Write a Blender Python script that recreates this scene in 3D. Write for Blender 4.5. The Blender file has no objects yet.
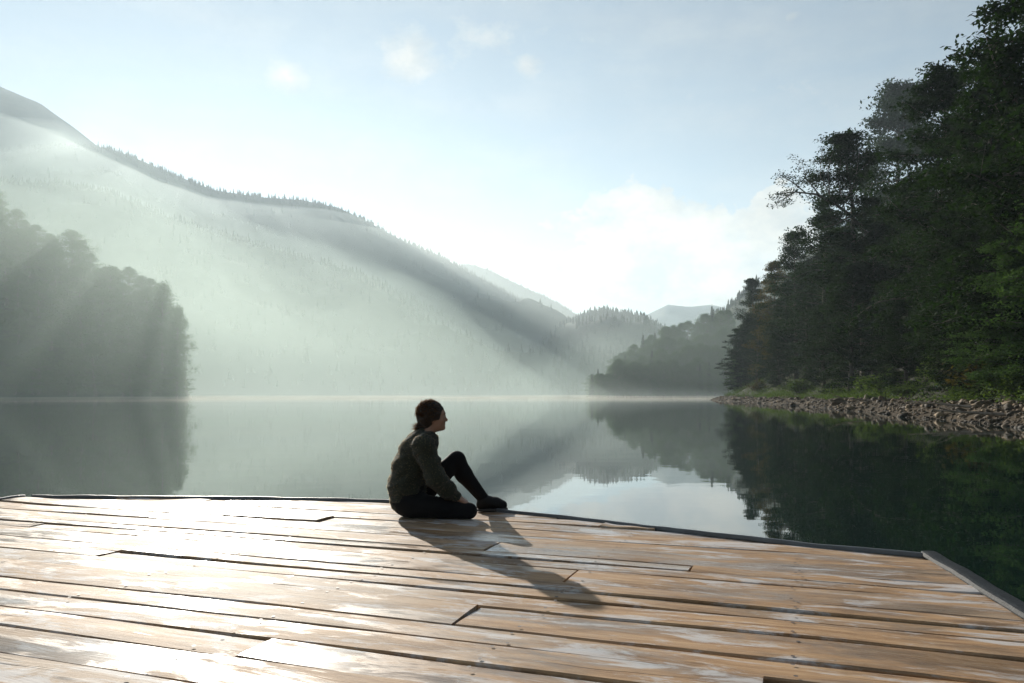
import bpy, math, random
import numpy as np
from mathutils import Vector, Matrix, noise as mnoise

S = bpy.context.scene
COL = S.collection
R = math.radians
rng = np.random.default_rng(7)
random.seed(7)

# ------------------------------------------------------------------ camera, light, exposure
F, HX, HY, CZ = 796.0, 512.0, 394.3, 1.34      # focal length in pixels, horizon, eye height above the water
SUN_AZ, SUN_EL = -20.8, 17.8                   # degrees; azimuth from +Y, negative = left
DECK = 0.5
cam = bpy.data.cameras.new('camera'); camo = bpy.data.objects.new('camera', cam); COL.objects.link(camo)
cam.sensor_width = 36; cam.lens = F * 36 / 1024
cam.shift_y = (HY - 341.5) / 1024
cam.clip_start = 0.05; cam.clip_end = 20000
camo.location = (0, 0, CZ); camo.rotation_euler = (R(90), 0, 0)
S.camera = camo

sun = bpy.data.lights.new('sun', 'SUN'); suno = bpy.data.objects.new('sun', sun); COL.objects.link(suno)
sun.energy = 5.0; sun.angle = R(0.5); sun.color = (1.0, 0.93, 0.82)
sd = Vector((math.sin(R(SUN_AZ)) * math.cos(R(SUN_EL)), math.cos(R(SUN_AZ)) * math.cos(R(SUN_EL)), math.sin(R(SUN_EL))))
suno.rotation_euler = sd.to_track_quat('Z', 'Y').to_euler()
suno.location = (-30, 60, 60)

vs = S.view_settings
vs.view_transform = 'Standard'; vs.look = 'None'; vs.gamma = 1; vs.use_curve_mapping = False
vs.exposure = 0.94
HAZE_DENSITY, HAZE_G = 0.00016, 0.40
cy = S.cycles
cy.use_denoising = True
cy.volume_bounces = 2; cy.max_bounces = 8; cy.diffuse_bounces = 3; cy.glossy_bounces = 4; cy.transmission_bounces = 4
cy.sample_clamp_indirect = 6.0


# ------------------------------------------------------------------ node helper
class NT:
    def __init__(s, tree): s.t = tree; tree.nodes.clear()
    def n(s, typ, ins=None, **props):
        nd = s.t.nodes.new('ShaderNode' + typ)
        for k, v in props.items(): setattr(nd, k, v)
        for k, v in (ins or {}).items():
            sk = nd.inputs[k]
            if hasattr(v, 'node'): s.t.links.new(v, sk)
            else:
                if sk.type == 'RGBA' and len(v) == 3: v = (*v, 1)
                sk.default_value = v
        return nd
    def m(s, op, a, b=0.0, c=0.0, clamp=False):
        return s.n('Math', {0: a, 1: b, 2: c}, operation=op, use_clamp=clamp).outputs[0]
    def mix(s, f, a, b, bt='MIX'):
        nd = s.n('Mix', data_type='RGBA', blend_type=bt)
        for i, v in ((0, f), (6, a), (7, b)):
            if hasattr(v, 'node'): s.t.links.new(v, nd.inputs[i])
            else: nd.inputs[i].default_value = (*v, 1) if isinstance(v, tuple) and len(v) == 3 else v
        return nd.outputs[2]
    def mixf(s, f, a, b):
        nd = s.n('Mix', data_type='FLOAT')
        for i, v in ((0, f), (2, a), (3, b)):
            if hasattr(v, 'node'): s.t.links.new(v, nd.inputs[i])
            else: nd.inputs[i].default_value = v
        return nd.outputs[0]
    def ramp(s, f, stops, interp='LINEAR'):
        nd = s.n('ValToRGB', {0: f}); cr = nd.color_ramp; cr.interpolation = interp
        while len(cr.elements) < len(stops): cr.elements.new(0.5)
        for e, (p, c) in zip(cr.elements, stops):
            e.position = p; e.color = (c, c, c, 1) if not isinstance(c, tuple) else (*c, 1)
        return nd.outputs[0]
    def noise(s, vec, scale, detail=4, rough=0.55, dist=0.0):
        ins = {'Scale': scale, 'Detail': detail, 'Roughness': rough, 'Distortion': dist}
        if vec is not None: ins['Vector'] = vec
        return s.n('TexNoise', ins).outputs[0]
    def mapping(s, vec, scale=(1, 1, 1), loc=(0, 0, 0), rot=(0, 0, 0)):
        return s.n('Mapping', {'Vector': vec, 'Scale': scale, 'Location': loc, 'Rotation': rot}).outputs[0]
    def out(s, surf=None, vol=None):
        o = s.n('OutputMaterial')
        if surf is not None: s.t.links.new(surf, o.inputs[0])
        if vol is not None: s.t.links.new(vol, o.inputs[1])


def material(name):
    m = bpy.data.materials.new(name); m.use_nodes = True
    return m, NT(m.node_tree)


# ------------------------------------------------------------------ sky
w = bpy.data.worlds.new('World'); S.world = w; w.use_nodes = True
N = NT(w.node_tree)
sky = N.n('TexSky', sky_type='NISHITA', sun_disc=False, sun_elevation=R(SUN_EL), sun_rotation=R(SUN_AZ),
          altitude=1000, air_density=1.0, dust_density=0.06, ozone_density=1.0).outputs[0]
sky = N.n('HueSaturation', {'Saturation': 0.80, 'Color': N.mix(1.0, sky, (0.97, 1.02, 0.97), 'MULTIPLY')}).outputs[0]
SKY_STRENGTH = 0.05
tc = N.n('TexCoord').outputs['Generated']
sp = N.n('SeparateXYZ', {0: tc}).outputs
az = N.m('ARCTAN2', sp[0], sp[1]); el = N.m('ARCSINE', sp[2])
cv = N.n('CombineXYZ', {0: az, 1: N.m('MULTIPLY', el, 1.5), 2: 0.0}).outputs[0]
n1 = N.noise(cv, 9.0, 8, 0.58, 0.3)
n2 = N.noise(cv, 26.0, 6, 0.6, 0.2)
nn = N.m('ADD', N.m('MULTIPLY', n1, 0.65), N.m('MULTIPLY', n2, 0.35))


def blob(px, py, rx, ry):
    a0 = math.atan2(px - HX, F); e0 = math.atan2(HY - py, math.hypot(px - HX, F))
    dx = N.m('DIVIDE', N.m('SUBTRACT', az, a0), rx / F); dy = N.m('DIVIDE', N.m('SUBTRACT', el, e0), ry / F)
    d2 = N.m('ADD', N.m('MULTIPLY', dx, dx), N.m('MULTIPLY', dy, dy))
    return N.m('EXPONENT', N.m('MULTIPLY', d2, -1.0))


def acc(lst):
    o = lst[0]
    for b in lst[1:]: o = N.m('MAXIMUM', o, b)
    return o


bank = acc([blob(630, 225, 75, 36), blob(700, 245, 90, 44), blob(770, 225, 50, 45), blob(590, 265, 60, 26), blob(690, 280, 150, 26),
            N.m('MULTIPLY', blob(470, 270, 140, 30), 0.6), N.m('MULTIPLY', blob(1100, 200, 160, 60), 0.9)])
wisp = acc([blob(408, 62, 30, 26), blob(492, 36, 40, 20), blob(528, 66, 18, 12), blob(288, 80, 22, 16),
            N.m('MULTIPLY', blob(790, 18, 14, 7), 0.8)])
c1 = N.ramp(N.m('ADD', nn, N.m('MULTIPLY', bank, 0.36)), [(0.645, 0.0), (0.685, 0.75), (0.80, 1.0)])
c2 = N.ramp(N.m('ADD', nn, N.m('MULTIPLY', wisp, 0.30)), [(0.57, 0.0), (0.85, 0.9)])
veil = N.m('MULTIPLY', N.ramp(N.noise(N.mapping(cv, (1.2, 3.0, 1)), 3.0, 5, 0.6), [(0.35, 0.0), (0.75, 1.0)]), 0.25)
cl = N.m('MAXIMUM', N.m('MAXIMUM', N.m('MULTIPLY', c1, 0.9), N.m('MULTIPLY', c2, 0.85)), veil)
shade = N.ramp(N.noise(N.mapping(cv, loc=(0, 0.03, 0)), 14.0, 6, 0.6), [(0.35, (4.2, 4.2, 4.3)), (0.60, (8.4, 7.5, 6.3))])
skyc = N.mix(cl, sky, shade)
bg = N.n('Background', {'Color': skyc, 'Strength': SKY_STRENGTH})
wo = N.n('OutputWorld'); N.t.links.new(bg.outputs[0], wo.inputs[0])


# ------------------------------------------------------------------ object helpers
def mesh_np(name, verts, faces, mats, smooth=False, mat_idx=None):
    """verts (n,3); faces: (m,k) int array or a list of tuples"""
    me = bpy.data.meshes.new(name)
    verts = np.asarray(verts, dtype=np.float32)
    if isinstance(faces, np.ndarray):
        k = faces.shape[1]; m = len(faces)
        me.vertices.add(len(verts)); me.vertices.foreach_set('co', verts.ravel())
        me.loops.add(m * k); me.loops.foreach_set('vertex_index', faces.astype(np.int32).ravel())
        me.polygons.add(m); me.polygons.foreach_set('loop_start', np.arange(0, m * k, k, dtype=np.int32))
        me.polygons.foreach_set('loop_total', np.full(m, k, dtype=np.int32))
        me.update(calc_edges=True)
    else:
        me.from_pydata(verts.tolist(), [], faces); me.update()
    for mt in (mats if isinstance(mats, (list, tuple)) else [mats]): me.materials.append(mt)
    if mat_idx is not None: me.polygons.foreach_set('material_index', np.asarray(mat_idx, dtype=np.int32))
    if smooth: me.polygons.foreach_set('use_smooth', np.ones(len(me.polygons), dtype=bool))
    me.validate()
    return me


def link(name, me, parent=None, loc=None):
    o = bpy.data.objects.new(name, me); COL.objects.link(o)
    if parent is not None: o.parent = parent
    if loc is not None: o.location = loc
    return o


def tag(o, label=None, cat=None, group=None, kind=None):
    if label: o['label'] = label
    if cat: o['category'] = cat
    if group: o['group'] = group
    if kind: o['kind'] = kind
    return o


def copy_thing(src, parts, loc, rz, scale, label, group):
    r = src.copy(); COL.objects.link(r)
    r.location = loc; r.rotation_euler = (0, 0, rz); r.scale = scale
    r['label'] = label
    if group: r['group'] = group
    elif 'group' in r: del r['group']
    for p in parts:
        c = p.copy(); COL.objects.link(c); c.parent = r
    return r


class MB:
    """collects tubes / boxes in numpy lists (quads)"""
    def __init__(s): s.v = []; s.f = []; s.n = 0
    def add(s, v, f):
        v = np.asarray(v, float); f = np.asarray(f, int)
        s.v.append(v); s.f.append(f + s.n); s.n += len(v)
    def tube(s, pts, rads, seg=7):
        pts = np.asarray(pts, float); rads = np.asarray(rads, float)
        t = np.gradient(pts, axis=0); t /= np.linalg.norm(t, axis=1)[:, None] + 1e-9
        ref = np.array([0, 0, 1.0]) if abs(t[0, 2]) < 0.9 else np.array([1.0, 0, 0])
        a = np.cross(t, ref); a /= np.linalg.norm(a, axis=1)[:, None] + 1e-9
        b = np.cross(t, a)
        ang = np.linspace(0, 2 * np.pi, seg, endpoint=False)
        ring = pts[:, None] + rads[:, None, None] * (np.cos(ang)[None, :, None] * a[:, None] + np.sin(ang)[None, :, None] * b[:, None])
        n = len(pts)
        i = np.arange(n - 1)[:, None] * seg; j = np.arange(seg)[None]; j2 = (j + 1) % seg
        f = np.stack([i + j, i + j2, i + seg + j2, i + seg + j], -1).reshape(-1, 4)
        v = ring.reshape(-1, 3)
        s.add(v, f)
    def box(s, c, d, M=None):
        v = np.array([[x, y, z] for x in (-.5, .5) for y in (-.5, .5) for z in (-.5, .5)]) * np.asarray(d) + np.asarray(c)
        if M is not None: v = v @ np.asarray(M).T
        f = np.array([[0, 1, 3, 2], [4, 6, 7, 5], [0, 4, 5, 1], [2, 3, 7, 6], [0, 2, 6, 4], [1, 5, 7, 3]])
        s.add(v, f)
    def mesh(s, name, mats, smooth=True): return mesh_np(name, np.concatenate(s.v), np.concatenate(s.f), mats, smooth)


def fbm(x, y, sc, seed=0.0, octv=4):
    return mnoise.fractal(Vector((x / sc + seed, y / sc - seed * .7, seed)), 1.0, 2.0, octv)


# ------------------------------------------------------------------ materials
def mat_leaf(name, dark, light, trans=(0.10, 0.16, 0.02), warm=0.0):
    m, n = material(name)
    oi = n.n('ObjectInfo').outputs['Random']
    isl = n.n('NewGeometry').outputs['Random Per Island']
    pos = n.n('NewGeometry').outputs['Position']
    f = n.m('ADD', n.m('MULTIPLY', isl, 0.5), n.m('ADD', n.m('MULTIPLY', oi, 0.35), n.m('MULTIPLY', n.noise(pos, 0.25, 2), 0.3)))
    c = n.mix(n.m('SUBTRACT', f, 0.1, clamp=True), dark, light)
    if warm:
        c = n.mix(n.m('MULTIPLY', n.ramp(isl, [(0.80, 0.0), (0.9, 1.0)]), warm), c, (0.22, 0.10, 0.02))
    d = n.n('BsdfPrincipled', {'Base Color': c, 'Roughness': 0.75, 'Specular IOR Level': 0.07})
    t = n.n('BsdfTranslucent', {'Color': n.mix(0.6, c, trans)})
    mx = n.n('MixShader', {0: 0.30, 1: d.outputs[0], 2: t.outputs[0]})
    n.out(mx.outputs[0]); return m


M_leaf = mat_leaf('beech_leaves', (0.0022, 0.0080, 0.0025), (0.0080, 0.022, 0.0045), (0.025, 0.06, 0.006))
M_leafy = mat_leaf('autumn_leaves', (0.018, 0.028, 0.007), (0.060, 0.056, 0.010), (0.12, 0.10, 0.015), 0.35)
M_round = mat_leaf('round_and_sunlit_leaves', (0.024, 0.058, 0.016), (0.065, 0.13, 0.030), (0.09, 0.17, 0.03))
M_bushl = mat_leaf('bush_leaves', (0.025, 0.050, 0.012), (0.075, 0.125, 0.025), (0.14, 0.22, 0.03))
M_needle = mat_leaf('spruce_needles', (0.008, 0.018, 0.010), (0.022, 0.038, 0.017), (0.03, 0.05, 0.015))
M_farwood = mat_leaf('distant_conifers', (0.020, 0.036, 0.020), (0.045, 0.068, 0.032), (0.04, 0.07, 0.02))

m, n = material('bark')
pos = n.n('NewGeometry').outputs['Position']
b = n.noise(n.mapping(pos, (5, 5, 0.8)), 3.0, 6, 0.65)
bs = n.n('BsdfPrincipled', {'Base Color': n.ramp(b, [(0.3, (0.03, 0.025, 0.02)), (0.7, (0.14, 0.12, 0.10))]), 'Roughness': 0.9,
                            'Normal': n.n('Bump', {'Height': b, 'Strength': 0.6, 'Distance': 0.05}).outputs[0]})
n.out(bs.outputs[0]); M_bark = m


def mat_ground(name, c1, c2, c3, sc):
    m, n = material(name)
    pos = n.n('NewGeometry').outputs['Position']
    a = n.noise(pos, sc, 8, 0.62); b = n.noise(pos, sc * 9, 5, 0.6)
    c = n.mix(n.ramp(a, [(0.40, 0.0), (0.62, 1.0)]), c1, c2)
    c = n.mix(n.m('MULTIPLY', n.ramp(b, [(0.45, 0.0), (0.7, 1.0)]), 0.6), c, c3)
    bs = n.n('BsdfPrincipled', {'Base Color': c, 'Roughness': 0.95, 'Specular IOR Level': 0.2,
                                'Normal': n.n('Bump', {'Height': b, 'Strength': 0.7, 'Distance': 0.3 / sc ** 0.5 * 0.1}).outputs[0]})
    n.out(bs.outputs[0]); return m


M_soil = mat_ground('forest_soil', (0.013, 0.011, 0.007), (0.016, 0.020, 0.008), (0.008, 0.010, 0.005), 0.35)
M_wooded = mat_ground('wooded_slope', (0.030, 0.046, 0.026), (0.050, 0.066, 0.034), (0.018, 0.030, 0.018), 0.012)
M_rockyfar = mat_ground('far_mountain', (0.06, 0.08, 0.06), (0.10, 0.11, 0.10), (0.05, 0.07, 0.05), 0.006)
M_bed = mat_ground('lake_bed', (0.05, 0.05, 0.035), (0.08, 0.08, 0.05), (0.03, 0.035, 0.02), 0.05)
M_gravelg = mat_ground('gravel_ground', (0.036, 0.023, 0.010), (0.058, 0.038, 0.017), (0.020, 0.014, 0.007), 1.2)

m, n = material('stone')
isl = n.n('NewGeometry').outputs['Random Per Island']; pos = n.n('NewGeometry').outputs['Position']
c = n.ramp(isl, [(0.0, (0.022, 0.014, 0.006)), (0.4, (0.060, 0.037, 0.015)), (0.8, (0.13, 0.082, 0.036)), (1.0, (0.26, 0.18, 0.095))])
st = n.noise(pos, 4.0, 6, 0.6)
c = n.mix(n.ramp(st, [(0.35, 0.0), (0.65, 0.7)]), c, (0.028, 0.021, 0.012))
wl = n.ramp(n.n('SeparateXYZ', {0: pos}).outputs[2], [(0.06, 1.0), (0.20, 0.0)])
c = n.mix(n.m('MULTIPLY', wl, 0.65), c, (0.012, 0.010, 0.008))
bs = n.n('BsdfPrincipled', {'Base Color': c, 'Roughness': 0.85, 'Normal': n.n('Bump', {'Height': st, 'Strength': 0.4, 'Distance': 0.03}).outputs[0]})
n.out(bs.outputs[0]); M_stone = m

m, n = material('driftwood')
pos = n.n('NewGeometry').outputs['Position']
bs = n.n('BsdfPrincipled', {'Base Color': n.ramp(n.noise(pos, 6.0, 5), [(0.3, (0.12, 0.09, 0.065)), (0.7, (0.30, 0.25, 0.20))]), 'Roughness': 0.9})
n.out(bs.outputs[0]); M_drift = m

# lake water: dark body, mirror surface with very small ripples
m, n = material('lake_water')
pos = n.n('NewGeometry').outputs['Position']
r1 = n.noise(n.mapping(pos, (0.6, 1.0, 1)), 1.6, 3, 0.5)
r2 = n.noise(n.mapping(pos, (0.5, 1.0, 1)), 0.25, 2, 0.5)
hgt = n.m('ADD', n.m('MULTIPLY', r1, 0.0022), n.m('MULTIPLY', r2, 0.008))
patch = n.ramp(n.noise(n.mapping(pos, (0.012, 0.03, 1)), 1.0, 4, 0.6), [(0.40, 0.008), (0.70, 0.055)])
bs = n.n('BsdfPrincipled', {'Base Color': (0.006, 0.016, 0.013), 'Roughness': patch, 'IOR': 1.6,
                            'Normal': n.n('Bump', {'Height': hgt, 'Strength': 0.5, 'Distance': 1.0}).outputs[0]})
n.out(bs.outputs[0]); M_water = m

# deck boards: object X runs along the boards
m, n = material('weathered_boards')
oc = n.n('TexCoord').outputs['Object']
isl = n.n('NewGeometry').outputs['Random Per Island']
off = n.n('CombineXYZ', {0: n.m('MULTIPLY', isl, 37.0), 1: n.m('MULTIPLY', isl, 11.0), 2: n.m('MULTIPLY', isl, 5.0)}).outputs[0]
v = n.n('VectorMath', {0: oc, 1: off}, operation='ADD').outputs[0]
warp = n.noise(n.mapping(v, (0.9, 2.0, 1)), 1.0, 3)
vy = n.n('VectorMath', {0: v, 1: n.n('CombineXYZ', {0: 0.0, 1: n.m('MULTIPLY', warp, 0.16), 2: 0.0}).outputs[0]}, operation='ADD').outputs[0]
grain = n.noise(n.mapping(vy, (2.6, 36, 4)), 1.0, 10, 0.72)
fine = n.noise(n.mapping(vy, (5, 190, 10)), 1.0, 5, 0.7)
tone = n.noise(n.mapping(v, (0.5, 2.2, 1)), 1.0, 5, 0.6)
kn = n.n('TexVoronoi', {'Vector': n.mapping(v, (1.3, 4.2, 1)), 'Scale': 1.0, 'Randomness': 1.0}).outputs['Distance']
knot = n.ramp(kn, [(0.03, 1.0), (0.075, 0.0)])
base = n.ramp(grain, [(0.28, (0.15, 0.076, 0.034)), (0.47, (0.37, 0.225, 0.118)), (0.72, (0.55, 0.375, 0.220))])
base = n.mix(n.m('MULTIPLY', isl, 0.45), base, (0.35, 0.205, 0.105))
worn = n.ramp(n.m('ADD', n.m('MULTIPLY', tone, 0.8), n.m('MULTIPLY', grain, 0.25)), [(0.50, 0.0), (0.62, 1.0)])
base = n.mix(n.m('MULTIPLY', worn, 0.5), base, (0.36, 0.30, 0.235))
dirt = n.ramp(n.noise(n.mapping(oc, (1.3, 5.0, 1)), 1.3, 10, 0.75), [(0.46, 0.0), (0.70, 0.85)])
base = n.mix(dirt, base, (0.085, 0.055, 0.036))
base = n.mix(n.m('MULTIPLY', knot, 0.85), base, (0.045, 0.024, 0.013))
crk = n.ramp(n.noise(n.mapping(vy, (0.8, 55, 3)), 1.0, 3, 0.5), [(0.27, 1.0), (0.31, 0.0)])
base = n.mix(n.m('MULTIPLY', crk, 0.8), base, (0.02, 0.012, 0.008))
wetn = n.noise(n.mapping(vy, (0.9, 3.2, 1), loc=(3.1, 0.7, 0)), 1.25, 9, 0.70, 0.4)
wet = n.ramp(n.m('ADD', wetn, n.m('MULTIPLY', n.m('SUBTRACT', isl, 0.5), 0.14)), [(0.465, 0.0), (0.585, 1.0)])
base = n.mix(n.m('MULTIPLY', wet, 0.35), base, (0.06, 0.045, 0.035))
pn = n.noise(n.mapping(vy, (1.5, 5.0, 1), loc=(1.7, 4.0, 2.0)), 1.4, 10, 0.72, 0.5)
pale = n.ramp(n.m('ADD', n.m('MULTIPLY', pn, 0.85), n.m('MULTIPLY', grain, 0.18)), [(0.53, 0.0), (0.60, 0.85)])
base = n.mix(n.m('MULTIPLY', pale, 0.85), base, (0.52, 0.52, 0.53))  # pale weathering that also paints in the sky's reflection on wet boards
spk = n.ramp(n.n('TexVoronoi', {'Vector': n.mapping(v, (3.0, 5.0, 1)), 'Scale': 3.0, 'Randomness': 1.0}).outputs['Distance'], [(0.03, 1.0), (0.06, 0.0)])
base = n.mix(n.m('MULTIPLY', spk, 0.8), base, (0.04, 0.025, 0.016))
rough = n.m('ADD', n.mixf(wet, 0.60, 0.21), n.m('MULTIPLY', fine, 0.14))
hh = n.m('ADD', n.m('ADD', n.m('MULTIPLY', grain, 0.7), n.m('MULTIPLY', fine, 0.35)), n.m('MULTIPLY', crk, -0.8))
bump = n.n('Bump', {'Height': hh, 'Strength': n.mixf(wet, 0.55, 0.12), 'Distance': 0.006}).outputs[0]
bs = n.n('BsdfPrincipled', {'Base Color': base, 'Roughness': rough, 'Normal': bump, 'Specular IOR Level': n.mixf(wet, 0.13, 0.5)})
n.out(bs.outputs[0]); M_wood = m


def plain(name, col, rough=0.7, var=0.3, sc=8.0, metal=0.0, spec=0.5, bump=0.0, sheen=0.0):
    m, n = material(name)
    oc = n.n('TexCoord').outputs['Object']
    ns = n.noise(oc, sc, 6, 0.6)
    c = n.mix(ns, tuple(x * (1 - var) for x in col), tuple(min(1, x * (1 + var)) for x in col))
    ins = {'Base Color': c, 'Roughness': rough, 'Metallic': metal, 'Specular IOR Level': spec}
    if sheen: ins['Sheen Weight'] = sheen
    if bump: ins['Normal'] = n.n('Bump', {'Height': n.noise(oc, sc * 6, 4), 'Strength': bump, 'Distance': 0.01}).outputs[0]
    n.out(n.n('BsdfPrincipled', ins).outputs[0]); return m


M_nail = plain('rusty_iron', (0.05, 0.035, 0.03), 0.6, 0.4, 60)
M_rim = plain('grey_edge_strip', (0.085, 0.095, 0.105), 0.5, 0.5, 9, spec=0.6, bump=0.3)
M_slate = plain('slate_edge_strip', (0.016, 0.020, 0.024), 0.6, 0.6, 14, spec=0.12, bump=0.5)
M_beam = plain('dark_beam', (0.07, 0.05, 0.035), 0.8, 0.4, 5, bump=0.4)
M_float = plain('float_drum', (0.03, 0.05, 0.08), 0.45, 0.3, 6)
M_skin = plain('skin', (0.30, 0.17, 0.115), 0.5, 0.08, 20)
M_knit = plain('knit_wool', (0.026, 0.029, 0.019), 0.9, 0.35, 90, spec=0.15, bump=0.6, sheen=0.12)
M_legg = plain('black_leggings', (0.007, 0.007, 0.008), 0.8, 0.2, 40, spec=0.12, sheen=0.03)
M_shoe = plain('dark_shoe', (0.010, 0.009, 0.009), 0.6, 0.2, 30, spec=0.2)
M_sole = plain('shoe_sole', (0.05, 0.045, 0.04), 0.7, 0.2, 30)
M_hair = plain('brown_hair', (0.028, 0.018, 0.011), 0.6, 0.5, 90, spec=0.3, bump=0.8)
M_eye = plain('eye', (0.5, 0.48, 0.45), 0.2, 0.1, 10)

# ------------------------------------------------------------------ ground and water
nr, na = 40, 96
rr = np.concatenate([[0.0], np.geomspace(5, 4000, nr)])
aa = np.linspace(0, 2 * np.pi, na, endpoint=False)
gv, gf = [], []
for i, r_ in enumerate(rr):
    for a_ in aa:
        z = -3.0 if r_ < 800 else -3.0 + min(1, (r_ - 800) / 300) * 5
        gv.append((r_ * math.sin(a_), r_ * math.cos(a_), z))
for i in range(nr):
    for j in range(na):
        gf.append((i * na + j, i * na + (j + 1) % na, (i + 1) * na + (j + 1) % na, (i + 1) * na + j))
tag(link('ground', mesh_np('ground', gv, gf, M_bed, True)), kind='structure')
wv = [(1050 * math.sin(a_), 1050 * math.cos(a_), 0) for a_ in np.linspace(0, 2 * np.pi, 128, endpoint=False)]
tag(link('water', mesh_np('water', wv, [tuple(range(127, -1, -1))], M_water)), kind='structure')


def interp_sky(sk, px):
    xs = [p[0] for p in sk]; ys = [p[1] for p in sk]
    return float(np.interp(px, xs, ys))


HILLS = {}


def hill(name, sk, D, foot, back, mat, tree_h=0.0, rough=0.032, step=6, rows=36, seed=1.0, shape=1.0):
    """a ridge whose crest stands at depth D (m) under the skyline sk [(px, py)]; it falls to the water at depth foot and away behind"""
    x0, x1 = sk[0][0], sk[-1][0]
    pxs = np.arange(x0, x1 + .1, step)
    def zat(px, tt):        # tt 0..1 foot->crest, 1..2 crest->back
        h = max(0.5, (HY - interp_sky(sk, px)) / F * D + CZ - tree_h)
        if tt <= 1: e = tt ** shape
        else: e = 1 - (tt - 1) ** 1.3
        return h, e
    verts, faces = [], []
    nrow = rows + rows // 2
    for i in range(nrow + 1):
        tt = i / rows if i <= rows else 1 + (i - rows) / (nrow - rows)
        for px in pxs:
            f0 = foot(px) if callable(foot) else foot
            d = f0 + (D - f0) * tt if tt <= 1 else D + (back - D) * (tt - 1)
            h, e = zat(px, tt)
            X = (px - HX) / F * d
            nz = fbm(X, d, D * 0.16, seed, 5) * rough * D * min(1, tt * 3) * min(1.0, 0.12 + 3.0 * abs(tt - 1)) * min(1, h / (0.1 * D))
            verts.append((X, d, h * e + nz - 0.6 * (1 - min(1, tt * 8))))
    m_ = len(pxs)
    for i in range(nrow):
        for j in range(m_ - 1):
            faces.append((i * m_ + j, i * m_ + j + 1, (i + 1) * m_ + j + 1, (i + 1) * m_ + j))
    me = mesh_np(name, verts, faces, mat, True)
    o = tag(link(name, me), kind='structure')
    HILLS[o.name] = (np.array(verts).reshape(nrow + 1, m_, 3), rows)
    return o


SK_far_peak = [(-420, 250), (-250, 170), (-120, 110), (-40, 80), (0, 86), (40, 103), (75, 128), (100, 147), (150, 190), (260, 260), (380, 330), (450, 390)]
SK_main = [(-420, 230), (-200, 180), (-60, 150), (0, 144), (60, 141), (105, 146), (150, 163), (215, 189), (262, 195), (300, 197), (338, 205), (375, 224), (400, 237),
           (440, 254), (475, 272), (510, 291), (545, 306), (575, 319), (610, 338), (660, 365), (720, 390)]
SK_spur = [(-300, 130), (-100, 168), (0, 178), (60, 180), (110, 190), (170, 215), (240, 236), (300, 252), (360, 268), (420, 300), (480, 335), (530, 360), (570, 384), (590, 392)]
SK_back = [(400, 330), (440, 280), (466, 261), (490, 268), (515, 281), (545, 295), (570, 309), (620, 345), (680, 385)]
SK_conif = [(480, 385), (520, 352), (545, 332), (565, 317), (585, 308), (605, 303), (625, 306), (645, 311), (662, 322), (680, 333), (720, 350), (780, 370), (860, 392)]
SK_pale = [(560, 360), (620, 330), (645, 316), (668, 305), (690, 307), (712, 304), (735, 309), (790, 300), (900, 280), (1100, 250)]
SK_right = [(640, 380), (680, 352), (700, 322), (722, 306), (745, 288), (800, 250), (900, 200), (1150, 120)]
SK_mid = [(586, 391), (596, 381), (610, 365), (630, 349), (652, 336), (668, 326), (690, 320), (715, 310), (760, 300), (820, 280), (900, 260)]
SK_head = [(-330, 60), (-200, 120), (-100, 150), (-40, 165), (0, 184), (30, 205), (60, 228), (100, 245), (130, 262), (160, 277), (176, 300), (186, 340), (194, 390)]

hill('mountain', SK_far_peak, 1640, 1200, 2500, M_wooded, seed=1.3)
hill('mountain', SK_main, 1500, 650, 2300, M_wooded, 4, seed=2.1, shape=1.1, step=4, rows=60)
hill('mountain', SK_spur, 1000, 560, 1350, M_wooded, 4, seed=3.7, shape=1.0, step=4, rows=44)
hill('mountain', SK_back, 2300, 1600, 3000, M_wooded, 3, seed=4.2, step=4)
hill('hill', SK_conif, 1150, 640, 1600, M_wooded, 10, seed=5.5, step=4, rows=44)
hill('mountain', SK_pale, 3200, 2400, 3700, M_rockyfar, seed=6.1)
hill('hill', SK_right, 900, 560, 1300, M_wooded, 8, seed=7.4)
hill('hill', SK_mid, 470, 385, 640, M_wooded, 16, rough=0.01, seed=8.8, step=3)
hill('hill', SK_head, 330, 275, 470, M_wooded, 15, rough=0.01, seed=9.2, step=3)

# ------------------------------------------------------------------ right bank terrain
SHORE = np.array([(11, -30), (13, -5), (16.0, 14), (18.8, 26), (21.6, 36.5), (26.6, 58), (34.5, 100), (46.5, 186), (54, 212), (85, 240), (140, 265)], float)
seg = np.linalg.norm(np.diff(SHORE, axis=0), axis=1); cum = np.concatenate([[0], np.cumsum(seg)])
def shore_at(t):
    p = np.array([np.interp(t, cum, SHORE[:, 0]), np.interp(t, cum, SHORE[:, 1])])
    t0, t1 = max(0, t - 6), min(cum[-1], t + 6)
    q0 = np.array([np.interp(t0, cum, SHORE[:, 0]), np.interp(t0, cum, SHORE[:, 1])]); q1 = np.array([np.interp(t1, cum, SHORE[:, 0]), np.interp(t1, cum, SHORE[:, 1])])
    d = (q1 - q0) / np.linalg.norm(q1 - q0)
    return p, np.array([d[1], -d[0]])
def bank_z(s, x, y):
    wob = fbm(x, y, 9, 3.3, 4)
    if s < 0: return 0.22 * s
    z = 1.12 * (1 - math.exp(-s / 2.4)) + max(0, s - 5) * 0.52
    return z + wob * min(0.35, 0.1 * s) + fbm(x, y, 1.6, 6.1, 3) * min(0.14, 0.06 * s)
ts = np.concatenate([np.arange(0, 140, 1.0), np.arange(140, cum[-1], 3.0)])
ss = np.concatenate([[-9, -5, -2.5, -1.2], np.linspace(-0.6, 7, 26), np.geomspace(8, 130, 26)])
bv = []
for t in ts:
    p, nrm = shore_at(t)
    wig = fbm(p[0], p[1], 5, 1.7, 4) * 0.9
    for s in ss:
        q = p + nrm * (s + wig * math.exp(-max(0, s) / 8))
        bv.append((q[0], q[1], bank_z(s, q[0], q[1])))
bf, bm_ = [], []
ns_ = len(ss)
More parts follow.
